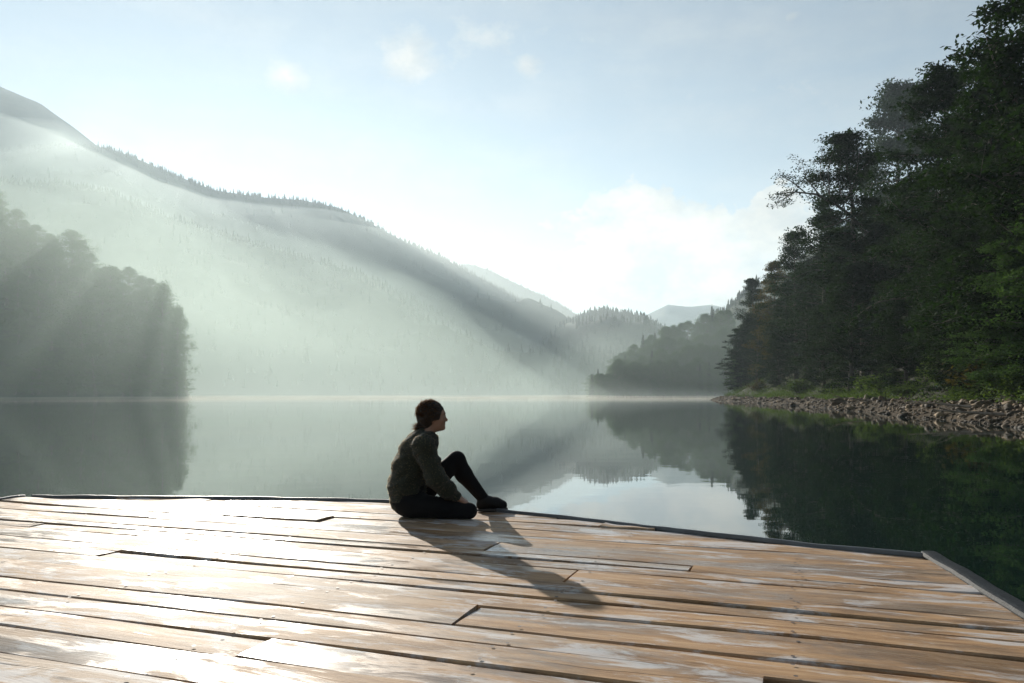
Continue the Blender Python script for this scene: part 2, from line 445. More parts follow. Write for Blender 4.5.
for i in range(len(ts) - 1):
    for j in range(ns_ - 1):
        bf.append((i * ns_ + j, i * ns_ + j + 1, (i + 1) * ns_ + j + 1, (i + 1) * ns_ + j)); bm_.append(0 if ss[j] < 3.6 else 1)
tag(link('lakeside_bank', mesh_np('lakeside_bank', bv, bf, [M_gravelg, M_soil], True, bm_)), kind='structure')


def bank_point(px, s):
    """where the line of sight at column px crosses the curve s metres inland; returns x, y, z"""
    best = None
    for t in np.arange(30, cum[-1], 0.5):
        p, nrm = shore_at(t); q = p + nrm * s
        if q[1] < 5: continue
        e = abs(HX + F * q[0] / q[1] - px)
        if best is None or e < best[0]: best = (e, q)
    q = best[1]
    return q[0], q[1], bank_z(s, q[0], q[1])


# ------------------------------------------------------------------ trees
def leaf_quads(centers, size, up=0.55, rs=rng, aspect=0.6):
    """one bent-free leaf quad per centre, random orientation biased upward"""
    n_ = len(centers)
    nrm = rs.normal(size=(n_, 3)); nrm[:, 2] = np.abs(nrm[:, 2]) + up * 2; nrm /= np.linalg.norm(nrm, axis=1)[:, None]
    t = rs.normal(size=(n_, 3)); t -= nrm * np.sum(t * nrm, 1)[:, None]; t /= np.linalg.norm(t, axis=1)[:, None]
    b_ = np.cross(nrm, t)
    s_ = size * rs.uniform(0.6, 1.35, size=(n_, 1))
    L, W = t * s_, b_ * s_ * aspect
    v = np.stack([centers - L * .5, centers + W * .45, centers + L * .55, centers - W * .45], 1).reshape(-1, 3)
    f = np.arange(n_ * 4).reshape(-1, 4)
    return v, f


def puff(rs, n_):
    p = rs.normal(0, 1, (n_, 3)); r = np.linalg.norm(p, axis=1)[:, None]
    return p * np.minimum(1, 1.75 / r)


def broadleaf(seed, H=20.0, crown_r=5.2, base=0.16, nlimb=54, sprays=7, per=70, lsize=0.25, lean=0.0, mat=None, flat=0.20, wid=0.62):
    rs = np.random.default_rng(seed)
    tb = MB()
    zz = np.linspace(0, 1, 12)
    bend = np.cumsum(rs.normal(0, 0.10, (12, 2)), 0)
    tp = np.stack([bend[:, 0] + lean * zz ** 1.5 * H, bend[:, 1], zz * H * 0.95], 1); tp[0, :2] = 0
    tr = 0.026 * H * (1 - zz) ** 0.8 * 0.6 + 0.02; tr[0] *= 1.5; tr[1] *= 1.1
    tb.tube(tp, tr, 9)
    cents = []
    for k in range(nlimb):
        h = base + (0.97 - base) * ((k + rs.uniform(0, 1)) / nlimb)
        q = (h - base) / (1 - base)
        prof = (math.sin(math.pi * min(1, (q * 0.80 + 0.2)) ** 0.8) ** 0.7) if q < 0.97 else 0.3
        ln = crown_r * max(0.2, prof) * rs.uniform(0.62, 1.18)
        a_ = k * 2.399 + rs.uniform(-.5, .5)
        p0 = np.array([np.interp(h, zz * .95, tp[:, i]) for i in range(3)])
        rise = rs.uniform(0.05, 0.55) + 0.7 * max(0, q - 0.55)
        d = np.array([math.cos(a_), math.sin(a_), rise]); d /= np.linalg.norm(d)
        npt = 6
        pts = [p0]
        for i in range(npt):
            d = d + rs.normal(0, 0.10, 3) + np.array([0, 0, -0.05]); d /= np.linalg.norm(d)
            pts.append(pts[-1] + d * ln / npt)
        pts = np.array(pts)
        tb.tube(pts, np.linspace(0.012 * ln + 0.03, 0.012, npt + 1), 5)
        for sidx in range(sprays):
            u = 0.25 + 0.8 * (sidx + rs.uniform(0, 1)) / sprays
            c = np.array([np.interp(min(u, 1), np.linspace(0, 1, npt + 1), pts[:, i]) for i in range(3)])
            side = rs.normal(0, 1, 3) * np.array([1, 1, 0.45]); side *= rs.uniform(0.2, 1.0) * 0.9 / (np.linalg.norm(side) + 1e-6)
            tip = c + side * (1.25 - 0.5 * u) * ln * 0.30
            tb.tube(np.array([c, (c + tip) / 2 + [0, 0, 0.05], tip]), [0.02, 0.014, 0.006], 4)
            m2 = int(per * rs.uniform(0.5, 1.4))
            cents.append(tip + puff(rs, m2) * np.array([wid, wid, flat]) * (H / 20) * rs.uniform(0.7, 1.3))
            m3 = m2 // 3
            cents.append(c + (tip - c) * rs.uniform(0, 1, (m3, 1)) + puff(rs, m3) * 0.28)
    cents = np.concatenate(cents)
    v, f = leaf_quads(cents, lsize, rs=rs)
    trunk = tb.mesh('trunk', M_bark)
    crown = mesh_np('crown', v, f, mat or M_leaf)
    return trunk, crown, H


def conifer(seed, H=22.0, rad=3.0, tiers=34, per=9, lsize=0.5):
    rs = np.random.default_rng(seed)
    tb = MB(); zz = np.linspace(0, 1, 8)
    tb.tube(np.stack([np.zeros(8), np.zeros(8), zz * H], 1), 0.011 * H * (1 - zz) + 0.015, 8)
    cents = []
    for k in range(tiers):
        h = 0.08 + 0.91 * k / tiers
        ln = rad * (1 - h) ** 0.85 * rs.uniform(0.8, 1.2) + 0.15
        nb = max(4, int(per * (1 - h * 0.5)))
        for j in range(nb):
            a_ = j / nb * 6.283 + k * 1.1 + rs.uniform(-.3, .3)
            l2 = ln * rs.uniform(0.65, 1.15)
            e = np.array([math.cos(a_), math.sin(a_), 0])
            p0 = np.array([0, 0, h * H]); p1 = p0 + e * l2 * .6 + [0, 0, -0.14 * l2]; p2 = p0 + e * l2 + [0, 0, -0.10 * l2]
            tb.tube(np.array([p0, p1, p2]), [0.03, 0.02, 0.006], 4)
            m2 = int(8 + l2 * 9)
            u = rs.uniform(0.12, 1.05, (m2, 1))
            perp = np.array([-e[1], e[0], 0])
            c = p0 + (p2 - p0) * u + perp * rs.normal(0, 1, (m2, 1)) * 0.20 * l2 * (1.15 - u) + np.array([0, 0, -1]) * np.abs(rs.normal(0, 0.16, (m2, 1))) * (H / 22)
            cents.append(c)
    cents.append(np.array([0, 0, H]) + rs.normal(0, 0.1, (6, 3)) * [1, 1, 2])
    v, f = leaf_quads(np.concatenate(cents), lsize, up=0.2, rs=rs, aspect=0.45)
    return tb.mesh('trunk', M_bark), mesh_np('crown', v, f, M_needle), H


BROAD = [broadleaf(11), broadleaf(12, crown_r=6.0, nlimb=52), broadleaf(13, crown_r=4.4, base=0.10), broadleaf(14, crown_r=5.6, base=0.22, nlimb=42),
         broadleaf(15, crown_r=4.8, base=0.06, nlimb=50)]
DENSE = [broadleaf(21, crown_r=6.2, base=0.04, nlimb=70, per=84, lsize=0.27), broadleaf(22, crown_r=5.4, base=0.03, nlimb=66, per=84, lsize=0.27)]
AUT = broadleaf(31, crown_r=4.6, base=0.10, mat=M_leafy)
ROUND = [broadleaf(61, crown_r=6.6, base=0.06, nlimb=56, per=60, lsize=0.30, flat=0.62, wid=0.85, mat=M_round), broadleaf(62, crown_r=5.8, base=0.04, nlimb=52, per=60, lsize=0.30, flat=0.7, wid=0.8, mat=M_round)]
CON = [conifer(41), conifer(42, rad=3.6), conifer(43, rad=2.5, tiers=40)]
PROTO = {}


def tree(kind, loc, h, label, group=None, rz=None, wide=1.0):
    name = 'conifer_tree' if kind in CON_IDS else 'broadleaf_tree'
    trunk, crown, H = KINDS[kind]
    k = h / H
    rz = random.uniform(0, 6.28) if rz is None else rz
    sc = (k * wide, k * wide, k)
    if kind not in PROTO:
        e = bpy.data.objects.new(name, None); COL.objects.link(e); e.empty_display_size = 0.5
        e.location = loc; e.rotation_euler = (0, 0, rz); e.scale = sc
        tag(e, label, 'tree', group)
        PROTO[kind] = (e, [link('trunk', trunk, e), link('crown', crown, e)])
        return e
    src, parts = PROTO[kind]
    return copy_thing(src, parts, loc, rz, sc, label, group)


KINDS = {'b%d' % i: t for i, t in enumerate(BROAD)}
KINDS.update({'d%d' % i: t for i, t in enumerate(DENSE)}); KINDS['a'] = AUT; KINDS['g'] = broadleaf(23, crown_r=6.0, base=0.03, nlimb=68, per=84, lsize=0.27, mat=M_round); KINDS.update({'r%d' % i: t for i, t in enumerate(ROUND)})  # 'g': dense shore tree with sunlight put into its brighter leaf colour
KINDS.update({'c%d' % i: t for i, t in enumerate(CON)})
CON_IDS = {'c0', 'c1', 'c2'}

# near right bank, named one by one: (kind, px, metres inland, top py, label)
NEAR = [
    ('d0', 1045, 7.0, -70, 'towering dark broadleaf tree cut off by the top right corner, tallest on the bank'),
    ('d1', 985, 9.0, 72, 'tall dark tree whose crown touches the left side of the towering corner tree'),
    ('d0', 938, 9.0, 80, 'tall broad-crowned dark tree with a level ragged top, second step of the falling skyline'),
    ('d1', 893, 9.5, 98, 'dark tree with rounded bushy top, between the level-topped tree and the leaning one'),
    ('b4', 822, 10.0, 206, 'mid green tree just below the long bare bough, bushy to the ground'),
    ('b0', 797, 10.0, 236, 'medium green tree on the falling skyline directly below the tip of the long bough'),
    ('a', 772, 11.0, 264, 'tree with russet and yellow leaves scattered in its crown, on the falling skyline'),
    ('b2', 753, 11.0, 281, 'narrow green tree on the low end of the right bank skyline'),
    ('c1', 737, 12.0, 291, 'pointed dark spruce at the low end of the right bank skyline'),
    ('b4', 722, 9.0, 318, 'smallest green tree at the tip of the wooded right bank, next to open water'),
    ('d0', 905, 6.0, 262, 'low dense dark tree overhanging the gravel below the rounded bushy-topped tree'),
    ('d1', 850, 6.0, 268, 'dense dark green tree with boughs down to the gravel, below the branchy leaning tree'),
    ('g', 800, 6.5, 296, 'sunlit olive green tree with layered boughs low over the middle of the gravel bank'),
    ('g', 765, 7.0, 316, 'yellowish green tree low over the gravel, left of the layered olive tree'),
    ('d0', 738, 7.0, 330, 'dense green tree near the tip of the gravel spit, its boughs close to water'),
    ('b3', 955, 6.5, 215, 'pale-trunked shaded tree standing behind the big bank bush'),
    ('b4', 1010, 7.5, 190, 'dark leafy tree filling the shade behind the yellowing bush at the frame edge'),
]
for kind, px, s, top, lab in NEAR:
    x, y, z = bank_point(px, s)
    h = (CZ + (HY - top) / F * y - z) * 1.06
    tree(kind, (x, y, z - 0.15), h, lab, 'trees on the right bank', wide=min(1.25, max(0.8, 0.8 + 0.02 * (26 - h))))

# the branchy tree that reaches out over the lake
rs = np.random.default_rng(77)
x, y, z = bank_point(866, 9.0)
H_ = CZ + (HY - 128) / F * y - z
trunk, crown, H0 = broadleaf(51, H=20, crown_r=4.3, base=0.20, nlimb=40, per=110, lsize=0.23, lean=-0.08)
k = H_ / 20
e = bpy.data.objects.new('broadleaf_tree', None); COL.objects.link(e); e.location = (x, y, z - .15); e.scale = (k, k, k)
tag(e, 'leaning dark tree with one long bare-armed bough reaching out left against the sky', 'tree', 'trees on the right bank')
link('trunk', trunk, e); link('crown', crown, e)
def toloc(px, py, d):      # a point in the tree's own frame
    return np.array([((px - HX) / F * d - x) / k, (d - y) / k, (CZ + (HY - py) / F * d - z + .15) / k])
tb = MB(); cents = []
main = np.array([toloc(868, 235, y), toloc(850, 215, y - .6), toloc(835, 204, y - 1.0), toloc(815, 194, y - 1.4), toloc(795, 192, y - 1.8), toloc(776, 194, y - 2.0)])
tb.tube(main, [0.16, 0.13, 0.10, 0.075, 0.05, 0.02], 6)
subs = [((845, 211), (838, 180), (842, 150)), ((835, 204), (820, 175), (822, 150)), ((822, 198), (806, 178), (802, 162)), ((806, 193), (792, 182), (783, 176)),
        ((842, 208), (856, 178), (860, 148)), ((830, 201), (828, 170), (836, 140)), ((795, 192), (785, 198), (778, 202)), ((850, 216), (836, 224), (824, 228))]
for sb in subs:
    dj = y - 1.2 + rs.uniform(-1.2, 1.2)
    P = np.array([toloc(*sb[0], y - 1.1), toloc(*sb[1], (dj + y - 1.1) / 2), toloc(*sb[2], dj)])
    PP = np.array([[np.interp(u, [0, .5, 1], P[:, i]) for i in range(3)] for u in np.linspace(0, 1, 7)])
    tb.tube(PP, np.linspace(0.06, 0.012, 7), 5)
    for u in np.linspace(0.3, 1.05, 8):
        c = np.array([np.interp(min(u, 1), [0, .5, 1], P[:, i]) for i in range(3)])
        for q in range(2):
            tip = c + rs.normal(0, 0.55, 3) * [1, 1, .5]
            tb.tube(np.array([c, (c + tip) / 2, tip]), [0.016, 0.01, 0.005], 4)
            cents.append(tip + puff(rs, int(rs.uniform(16, 40))) * [0.30, 0.30, 0.11])
for u in np.linspace(0.75, 1, 8):
    c = np.array([np.interp(u, np.linspace(0, 1, 6), main[:, i]) for i in range(3)])
    cents.append(c + rs.normal(0, 1, (16, 3)) * [0.35, 0.35, 0.15])
v, f = leaf_quads(np.concatenate(cents), 0.17, rs=rs)
limb = link('bough', tb.mesh('bough', M_bark), e)
limb['label'] = 'long bare-armed bough reaching left over the lake'
link('foliage', mesh_np('foliage', v, f, M_leaf), limb)

# the wood behind and between them, up the slope
lab = 'shaded broadleaf tree inside the dense dark wood climbing the right slope'
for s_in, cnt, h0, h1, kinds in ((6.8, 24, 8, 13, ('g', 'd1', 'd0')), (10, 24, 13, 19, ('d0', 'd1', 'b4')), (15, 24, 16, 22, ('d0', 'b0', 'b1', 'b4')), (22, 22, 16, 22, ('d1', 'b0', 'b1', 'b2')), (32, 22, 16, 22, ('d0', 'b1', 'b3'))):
    for i in range(cnt):
        px = 712 + 10 * (s_in > 12) + (1085 - 712) * ((i + random.uniform(.15, .85)) / cnt) ** (0.9 if s_in < 12 else 1.0)
        x, y, z = bank_point(px, s_in + random.uniform(-.8, .8))
        sk_top = float(np.interp(px, [708, 722, 740, 760, 780, 800, 822, 850, 880, 905, 940, 975, 985, 1010, 1030], [345, 322, 300, 286, 264, 238, 212, 165, 125, 108, 92, 86, 70, 20, -30]))
        ht = min(random.uniform(h0, h1), CZ + (HY - sk_top - random.uniform(2, 30)) / F * y - z)
        if ht < 4: continue
        tree(random.choice(kinds), (x, y, z - .2), ht, lab, 'trees in the wood on the right slope', wide=min(1.6, max(1.0, 1.0 + (14 - ht) * .06)))


def on_hill(name, px, tt):
    g, rows = HILLS[name]
    i = min(int(tt * rows), g.shape[0] - 2)
    col = g[i]; pxs = HX + F * col[:, 0] / col[:, 1]
    j = int(np.argmin(np.abs(pxs - px)))
    return g[i, j]


# left headland wood
n_l = 0
for row, (tt, cnt) in enumerate([(0.05, 14), (0.28, 12), (0.52, 12), (0.76, 13), (0.97, 22)]):
    for i in range(cnt):
        px = -70 + 248 * (i + random.uniform(0.1, 0.9)) / cnt
        p = on_hill('hill.003', px, tt)
        if p[2] < 0.2 and tt > 0.1: continue
        h = random.uniform(13, 19) * (0.8 if px > 165 else 1.0)
        if tt > .9: h *= random.uniform(.65, 1.05)
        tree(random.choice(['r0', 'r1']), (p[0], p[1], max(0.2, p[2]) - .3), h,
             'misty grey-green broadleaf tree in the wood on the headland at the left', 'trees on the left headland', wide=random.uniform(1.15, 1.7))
tree('r1', ((178 - HX) / F * 300, 300, 0.3), 34, 'tall misty tree at the outer end of the left headland, edged against bright mist', 'trees on the left headland', wide=0.62)
tree('r0', ((163 - HX) / F * 312, 312, 8), 37, 'round-topped misty tree just behind the outermost tree of the left headland', 'trees on the left headland', wide=0.7)

# mixed wood on the middle hill
for row, (tt, cnt) in enumerate([(0.04, 26), (0.3, 22), (0.6, 22), (0.97, 26)]):
    for i in range(cnt):
        px = 590 + 140 * (i + random.uniform(0.1, 0.9)) / cnt
        p = on_hill('hill.002', px, tt)
        con = random.random() < (0.14 + 0.2 * (tt > .9))
        h = random.uniform(14, 19) if not con else random.uniform(16, 22)
        if px < 612: h *= 0.7
        tree(random.choice(['c0', 'c1', 'c2']) if con else random.choice(['r0', 'r1']), (p[0], p[1], max(0.3, p[2]) - .3), h,
             'hazy pointed spruce in the mixed wood across the lake, left of the dark bank' if con else 'hazy rounded tree in the mixed wood across the lake, left of the dark bank',
             'spruces in the wood across the lake' if con else 'rounded trees in the wood across the lake', wide=1.25)

# far conifer woods on the mountains, each a single mass
def far_wood(name, hillname, cnt, h0, h1, label, crest=0.5, px_rng=None, tmin=0.03):
    g, rows = HILLS[hillname]
    rs = np.random.default_rng(len(hillname) * 7 + cnt)
    V, Fc, nv = [], [], 0
    for i in range(cnt):
        on_c = rs.random() < crest
        r0 = rs.uniform(0.96, 1.02) if on_c else rs.uniform(tmin, 1.0)
        fi = min(r0 * rows, g.shape[0] - 2); ii = int(fi); fr = fi - ii
        j = rs.uniform(0, g.shape[1] - 1.001); jj = int(j); jf = j - jj
        p = (g[ii, jj] * (1 - jf) + g[ii, jj + 1] * jf) * (1 - fr) + (g[ii + 1, jj] * (1 - jf) + g[ii + 1, jj + 1] * jf) * fr
        px = HX + F * p[0] / p[1]
        if px < -60 or px > 760 or (px_rng and not (px_rng[0] < px < px_rng[1])): continue
        h = rs.uniform(h0, h1) * (1.3 if rs.random() < .15 else 1); r_ = h * rs.uniform(0.14, 0.24)
        tiers = 3
        for t_ in range(tiers):
            zb = p[2] - 1 + h * (0.08 + 0.28 * t_); zt = p[2] - 1 + h * (0.55 + 0.225 * t_); rt = r_ * (1 - 0.27 * t_)
            ang = np.arange(6) / 6 * 6.283 + rs.uniform(0, 6)
            ring = np.stack([p[0] + rt * np.cos(ang) * rs.uniform(.7, 1.2, 6), p[1] + rt * np.sin(ang) * rs.uniform(.7, 1.2, 6), zb + rs.uniform(-.06, .06, 6) * h], 1)
            V.append(ring); V.append(np.array([[p[0], p[1], zt]]))
            for q in range(6): Fc.append((nv + q, nv + (q + 1) % 6, nv + 6))
            nv += 7
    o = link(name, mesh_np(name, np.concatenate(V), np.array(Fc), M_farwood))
    return tag(o, label, 'wood', kind='stuff')


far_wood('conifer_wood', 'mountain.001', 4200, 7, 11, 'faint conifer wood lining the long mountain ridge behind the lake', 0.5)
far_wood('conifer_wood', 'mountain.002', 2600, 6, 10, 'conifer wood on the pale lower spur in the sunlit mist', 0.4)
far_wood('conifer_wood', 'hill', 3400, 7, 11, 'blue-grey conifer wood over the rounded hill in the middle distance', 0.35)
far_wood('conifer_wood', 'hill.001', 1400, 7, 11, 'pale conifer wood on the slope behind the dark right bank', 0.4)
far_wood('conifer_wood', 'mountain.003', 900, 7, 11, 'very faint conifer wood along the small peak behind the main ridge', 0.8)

# ------------------------------------------------------------------ gravel, stones, driftwood, bushes, grass
ico_v = []
ph = (1 + 5 ** .5) / 2
for a_, b_ in ((1, ph), (-1, ph), (1, -ph), (-1, -ph)): ico_v += [(a_, b_, 0)]
ico_v = np.array([(-1, ph, 0), (1, ph, 0), (-1, -ph, 0), (1, -ph, 0), (0, -1, ph), (0, 1, ph), (0, -1, -ph), (0, 1, -ph), (ph, 0, -1), (ph, 0, 1), (-ph, 0, -1), (-ph, 0, 1)], float) / 1.9
ico_f = np.array([(0, 11, 5), (0, 5, 1), (0, 1, 7), (0, 7, 10), (0, 10, 11), (1, 5, 9), (5, 11, 4), (11, 10, 2), (10, 7, 6), (7, 1, 8), (3, 9, 4), (3, 4, 2), (3, 2, 6), (3, 6, 8), (3, 8, 9), (4, 9, 5), (2, 4, 11), (6, 2, 10), (8, 6, 7), (9, 8, 1)])
rs = np.random.default_rng(5)
V, Fc = [], []
cnt = 0
for i in range(13000):
    t = 48 + 175 * rs.random() ** 1.9
    p, nrm = shore_at(t); wig = fbm(p[0], p[1], 5, 1.7, 4) * 0.9
    s = rs.uniform(-0.5, 3.9) + 2.2 * max(0, rs.normal(0, .5))
    q = p + nrm * (s + wig * math.exp(-max(0, s) / 8))
    sz = 0.045 + 0.17 * rs.random() ** 4 + (0.38 * rs.random() if rs.random() < 0.035 else 0)
    v = ico_v * (1 + rs.normal(0, 0.16, (12, 1))) * np.array([1, rs.uniform(.6, 1), rs.uniform(.35, .7)]) * sz
    a_ = rs.uniform(0, 6.28); M = np.array([[math.cos(a_), -math.sin(a_), 0], [math.sin(a_), math.cos(a_), 0], [0, 0, 1]])
    tl = rs.normal(0, .3); M = M @ np.array([[math.cos(tl), 0, math.sin(tl)], [0, 1, 0], [-math.sin(tl), 0, math.cos(tl)]])
    V.append(v @ M.T + [q[0], q[1], bank_z(s, q[0], q[1]) + sz * .12]); Fc.append(ico_f + cnt * 12); cnt += 1
tag(link('gravel', mesh_np('gravel', np.concatenate(V), np.concatenate(Fc), M_stone)), 'brown stony rubble along the water edge below the dark wood', 'gravel', kind='stuff')


def boulder(px, s, size, label, seed):
    rs = np.random.default_rng(seed)
    import bmesh
    bm = bmesh.new(); bmesh.ops.create_icosphere(bm, subdivisions=3, radius=1)
    for v in bm.verts:
        d = v.co.normalized()
        v.co = d * (1 + 0.35 * mnoise.fractal(d * 1.3 + Vector((seed, 0, 0)), 1.0, 2.0, 4))
        v.co.x *= size[0]; v.co.y *= size[1]; v.co.z *= size[2]
    me = bpy.data.meshes.new('boulder'); bm.to_mesh(me); bm.free(); me.materials.append(M_stone)
    x, y, z = bank_point(px, s)
    tag(link('boulder', me, loc=(x, y, z + size[2] * .35)), label, 'boulder')


boulder(838, 1.2, (0.75, 0.5, 0.38), 'pale block of stone by the water halfway along the gravel bank', 3)
boulder(921, 3.2, (0.30, 0.26, 0.24), 'small pale boulder high on the gravel below the green bank bushes', 8)
boulder(985, 2.4, (0.50, 0.36, 0.26), 'large brown boulder on the gravel close to the frame edge', 12)


def driftwood(px, s, ln, az_, label, seed):
    rs = np.random.default_rng(seed)
    x, y, z = bank_point(px, s)
    tb = MB(); pts = [np.array([0, 0, 0.10])]; d = np.array([math.cos(az_), math.sin(az_), 0.06])
    for i in range(7):
        d = d + rs.normal(0, 0.16, 3) * [1, 1, .35]; d /= np.linalg.norm(d); pts.append(pts[-1] + d * ln / 7)
    pts = np.array(pts)
    for i in range(len(pts)):
        zz_ = None
    tb.tube(pts, np.linspace(0.085, 0.02, 8), 7)
    for j in (2, 4, 5):
        d2 = d + rs.normal(0, .7, 3); d2[2] = abs(d2[2]) * .5
        tb.tube(np.array([pts[j], pts[j] + d2 * ln * .1, pts[j] + d2 * ln * .2 + [0, 0, .05]]), [0.035, 0.022, 0.008], 5)
    tag(link('driftwood_branch', tb.mesh('driftwood_branch', M_drift), loc=(x, y, z)), label, 'driftwood')


driftwood(975, 2.0, 3.4, 2.6, 'grey driftwood branch lying across the gravel beside the large brown boulder', 1)
driftwood(1005, 1.0, 3.0, 3.0, 'bleached driftwood branch nearest the frame edge, with its end over the water', 2)
driftwood(925, 1.2, 3.0, 2.2, 'thin driftwood branch on the gravel below the small pale boulder', 3)
driftwood(872, 1.6, 3.4, 2.8, 'pale branch washed up on the gravel, halfway to the spit', 4)


def bush(seed, r=1.0, mat=M_bushl, nst=26, per=60, ls=0.13):
    rs = np.random.default_rng(seed); tb = MB(); cents = []
    for i in range(nst):
        a_ = rs.uniform(0, 6.28); out = rs.uniform(0.1, 1.0) * r; h = rs.uniform(0.5, 1.15) * r * (1.1 - 0.5 * out / r)
        p0 = np.array([rs.normal(0, .1 * r), rs.normal(0, .1 * r), 0]); p2 = np.array([math.cos(a_) * out, math.sin(a_) * out, h]); p1 = (p0 + p2) / 2 + [0, 0, .15 * r]
        tb.tube(np.array([p0, p1, p2]), [0.018 * r, 0.012 * r, 0.004 * r], 4)
        u = rs.uniform(0.35, 1.05, (per, 1))
        cents.append(p0 + (p2 - p0) * u + np.array([0, 0, .12 * r]) * np.sin(u * 3.1) + rs.normal(0, 0.13 * r, (per, 3)))
    v, f = leaf_quads(np.concatenate(cents), ls * r ** .5, rs=rs)
    return tb.mesh('stem', M_bark), mesh_np('foliage', v, f, mat)


BUSH = {'g': bush(1), 'h': bush(2, nst=34), 'y': bush(3, mat=M_leafy)}
BP = {}
for kind, px, s, hgt, wd, lab in [
        ('g', 838, 5.2, 1.3, 1.5, 'bright green bush at the top of the gravel, leftmost of the bank bushes'),
        ('h', 868, 5.6, 1.4, 1.3, 'rounded dark green bush at the top of the gravel, right of the bright green one'),
        ('h', 930, 5.2, 1.5, 1.4, 'low spreading green bush on the bank above the small pale boulder'),
        ('g', 952, 6.0, 2.6, 1.2, 'tall loose green bush in front of the pale-trunked shaded tree'),
        ('y', 995, 6.0, 2.7, 1.1, 'yellowing bush glowing among dark leaves near the frame edge'),
        ('h', 1018, 5.2, 1.5, 1.2, 'dark green bush at the frame edge beneath the yellowing bush'),
        ('g', 972, 5.0, 1.2, 1.3, 'small green bush at the gravel edge, left of the yellowing bush'),
        ('g', 905, 5.4, 1.1, 1.6, 'flat green bush at the gravel edge between the round and spreading bushes'),
        ('g', 885, 6.2, 2.0, 1.5, 'full green bush under the dark trees, behind the flat bush at the gravel edge'),
        ('h', 800, 6.0, 2.0, 1.6, 'wide dark bush closing the gap under the trees above the grassy stretch of bank'),
        ('h', 778, 6.0, 2.2, 1.6, 'wide bush under the trees at the far end of the grassy stretch of bank'),
        ('g', 745, 5.5, 2.6, 1.5, 'green bush on the gravel spit, closest of the bushes to its tip'),
        ('y', 760, 6.5, 2.2, 1.3, 'olive yellow bush on the low bank under the yellowish green tree')]:
    x, y, z = bank_point(px, s)
    if kind not in BP:
        e = bpy.data.objects.new('bush', None); COL.objects.link(e); e.location = (x, y, z - .05); e.scale = (hgt * wd, hgt * wd, hgt)
        tag(e, lab, 'bush', 'bushes along the right bank'); BP[kind] = (e, [link('stem', BUSH[kind][0], e), link('foliage', BUSH[kind][1], e)])
    else:
        copy_thing(BP[kind][0], BP[kind][1], (x, y, z - .05), random.uniform(0, 6), (hgt * wd, hgt * wd, hgt), lab, 'bushes along the right bank')

# undergrowth and grass that nobody could count
rs = np.random.default_rng(9); C = []
for i in range(3600):
    t = 45 + 190 * rs.random() ** 1.5
    p, nrm = shore_at(t); s = 3.4 + 15 * rs.random() ** 1.5; q = p + nrm * s
    if fbm(q[0], q[1], 6, 8.8, 3) < -0.3: continue
    hgt = rs.uniform(0.3, 1.3)
    C.append(np.array([q[0], q[1], bank_z(s, q[0], q[1]) + hgt * .4]) + rs.normal(0, 1, (26, 3)) * [.5, .5, hgt * .33])
v, f = leaf_quads(np.concatenate(C), 0.17, rs=rs)
tag(link('undergrowth', mesh_np('undergrowth', v, f, M_bushl)), 'low leafy undergrowth along the top of the gravel bank', 'undergrowth', kind='stuff')
V = []
for i in range(9000):
    t = 100 + 75 * rs.random()
    p, nrm = shore_at(t); s = rs.uniform(2.6, 6.0); q = p + nrm * s
    if fbm(q[0], q[1], 7, 4.4, 3) < -0.05: continue
    z = bank_z(s, q[0], q[1]); a_ = rs.uniform(0, 6.28); hh_ = rs.uniform(.25, .6); dx, dy = math.cos(a_) * .04, math.sin(a_) * .04
    lx, ly = rs.normal(0, .15, 2)
    V += [(q[0] - dx, q[1] - dy, z - .03), (q[0] + dx, q[1] + dy, z - .03), (q[0] + lx + dx * .2, q[1] + ly + dy * .2, z + hh_), (q[0] + lx - dx * .2, q[1] + ly - dy * .2, z + hh_)]
tag(link('grass', mesh_np('grass', V, np.arange(len(V)).reshape(-1, 4), M_bushl)), 'bright green tuft grass on the far part of the gravel bank', 'grass', kind='stuff')

# ------------------------------------------------------------------ the dock
A = R(20.0)
dock = bpy.data.objects.new('wooden_dock', None); COL.objects.link(dock)
dock.location = (0, 0, DECK); dock.rotation_euler = (0, 0, -A)
tag(dock, 'weathered wooden swimming dock of wide worn planks, wet in patches, reaching into the lake', 'dock')
def uv_of(X, Y): return X * math.cos(A) - Y * math.sin(A), X * math.sin(A) + Y * math.cos(A)
def deck_px(px, py):
    d = (CZ - DECK) * F / (py - HY); return uv_of((px - HX) / F * d, d)
EDGE = [deck_px(*p) for p in ((31, 497.5), (150, 498.5), (270, 499.5), (380, 502.0), (440, 506), (510, 513.0), (600, 523), (700, 534.5), (810, 547), (926, 557.5))]
UL = EDGE[0][0]
RC = EDGE[-1]; RB = deck_px(1024, 618)
def vfar(u): return float(np.interp(u, [p[0] for p in EDGE], [p[1] for p in EDGE]))
def uright(v): return RC[0] + (RC[1] - v) * (RB[0] - RC[0]) / (RC[1] - RB[1])
SEAMS = [(-2.2, .006), (-1.9, .006), (-1.6, .006), (-1.3, .006), (-1.0, .006), (-.7, .006), (-.4, .006), (-.1, .006), (.2, .006), (.5, .006), (.8, .006), (1.07, .006), (1.33, .006), (1.6, .008),
         (1.87, .009), (2.08, .004), (2.28, .007), (2.47, .003), (2.65, .015), (2.93, .005), (3.13, .008), (3.27, .003), (3.41, .006), (3.68, .012), (3.82, .003), (3.95, .004), (4.23, .014),
         (4.47, .005), (4.70, .006), (4.92, .004), (5.14, .006), (5.36, .004), (5.62, .004)]
BUTTS = {2.65: [-1.20], 2.93: [-2.2], 3.13: [-3.43], 3.27: [-3.43], 3.41: [-1.0], 3.95: [-1.6], 4.47: [-3.0], 2.28: [-0.1], 4.70: [-0.2], 4.23: [-4.2], 3.82: [-0.5], 4.92: [-4.4, -1.2], 2.08: [-1.7], 3.68: [-4.6]}
rs = np.random.default_rng(12)
V, Fq, Mi = [], [], []; nv = 0; nails = []
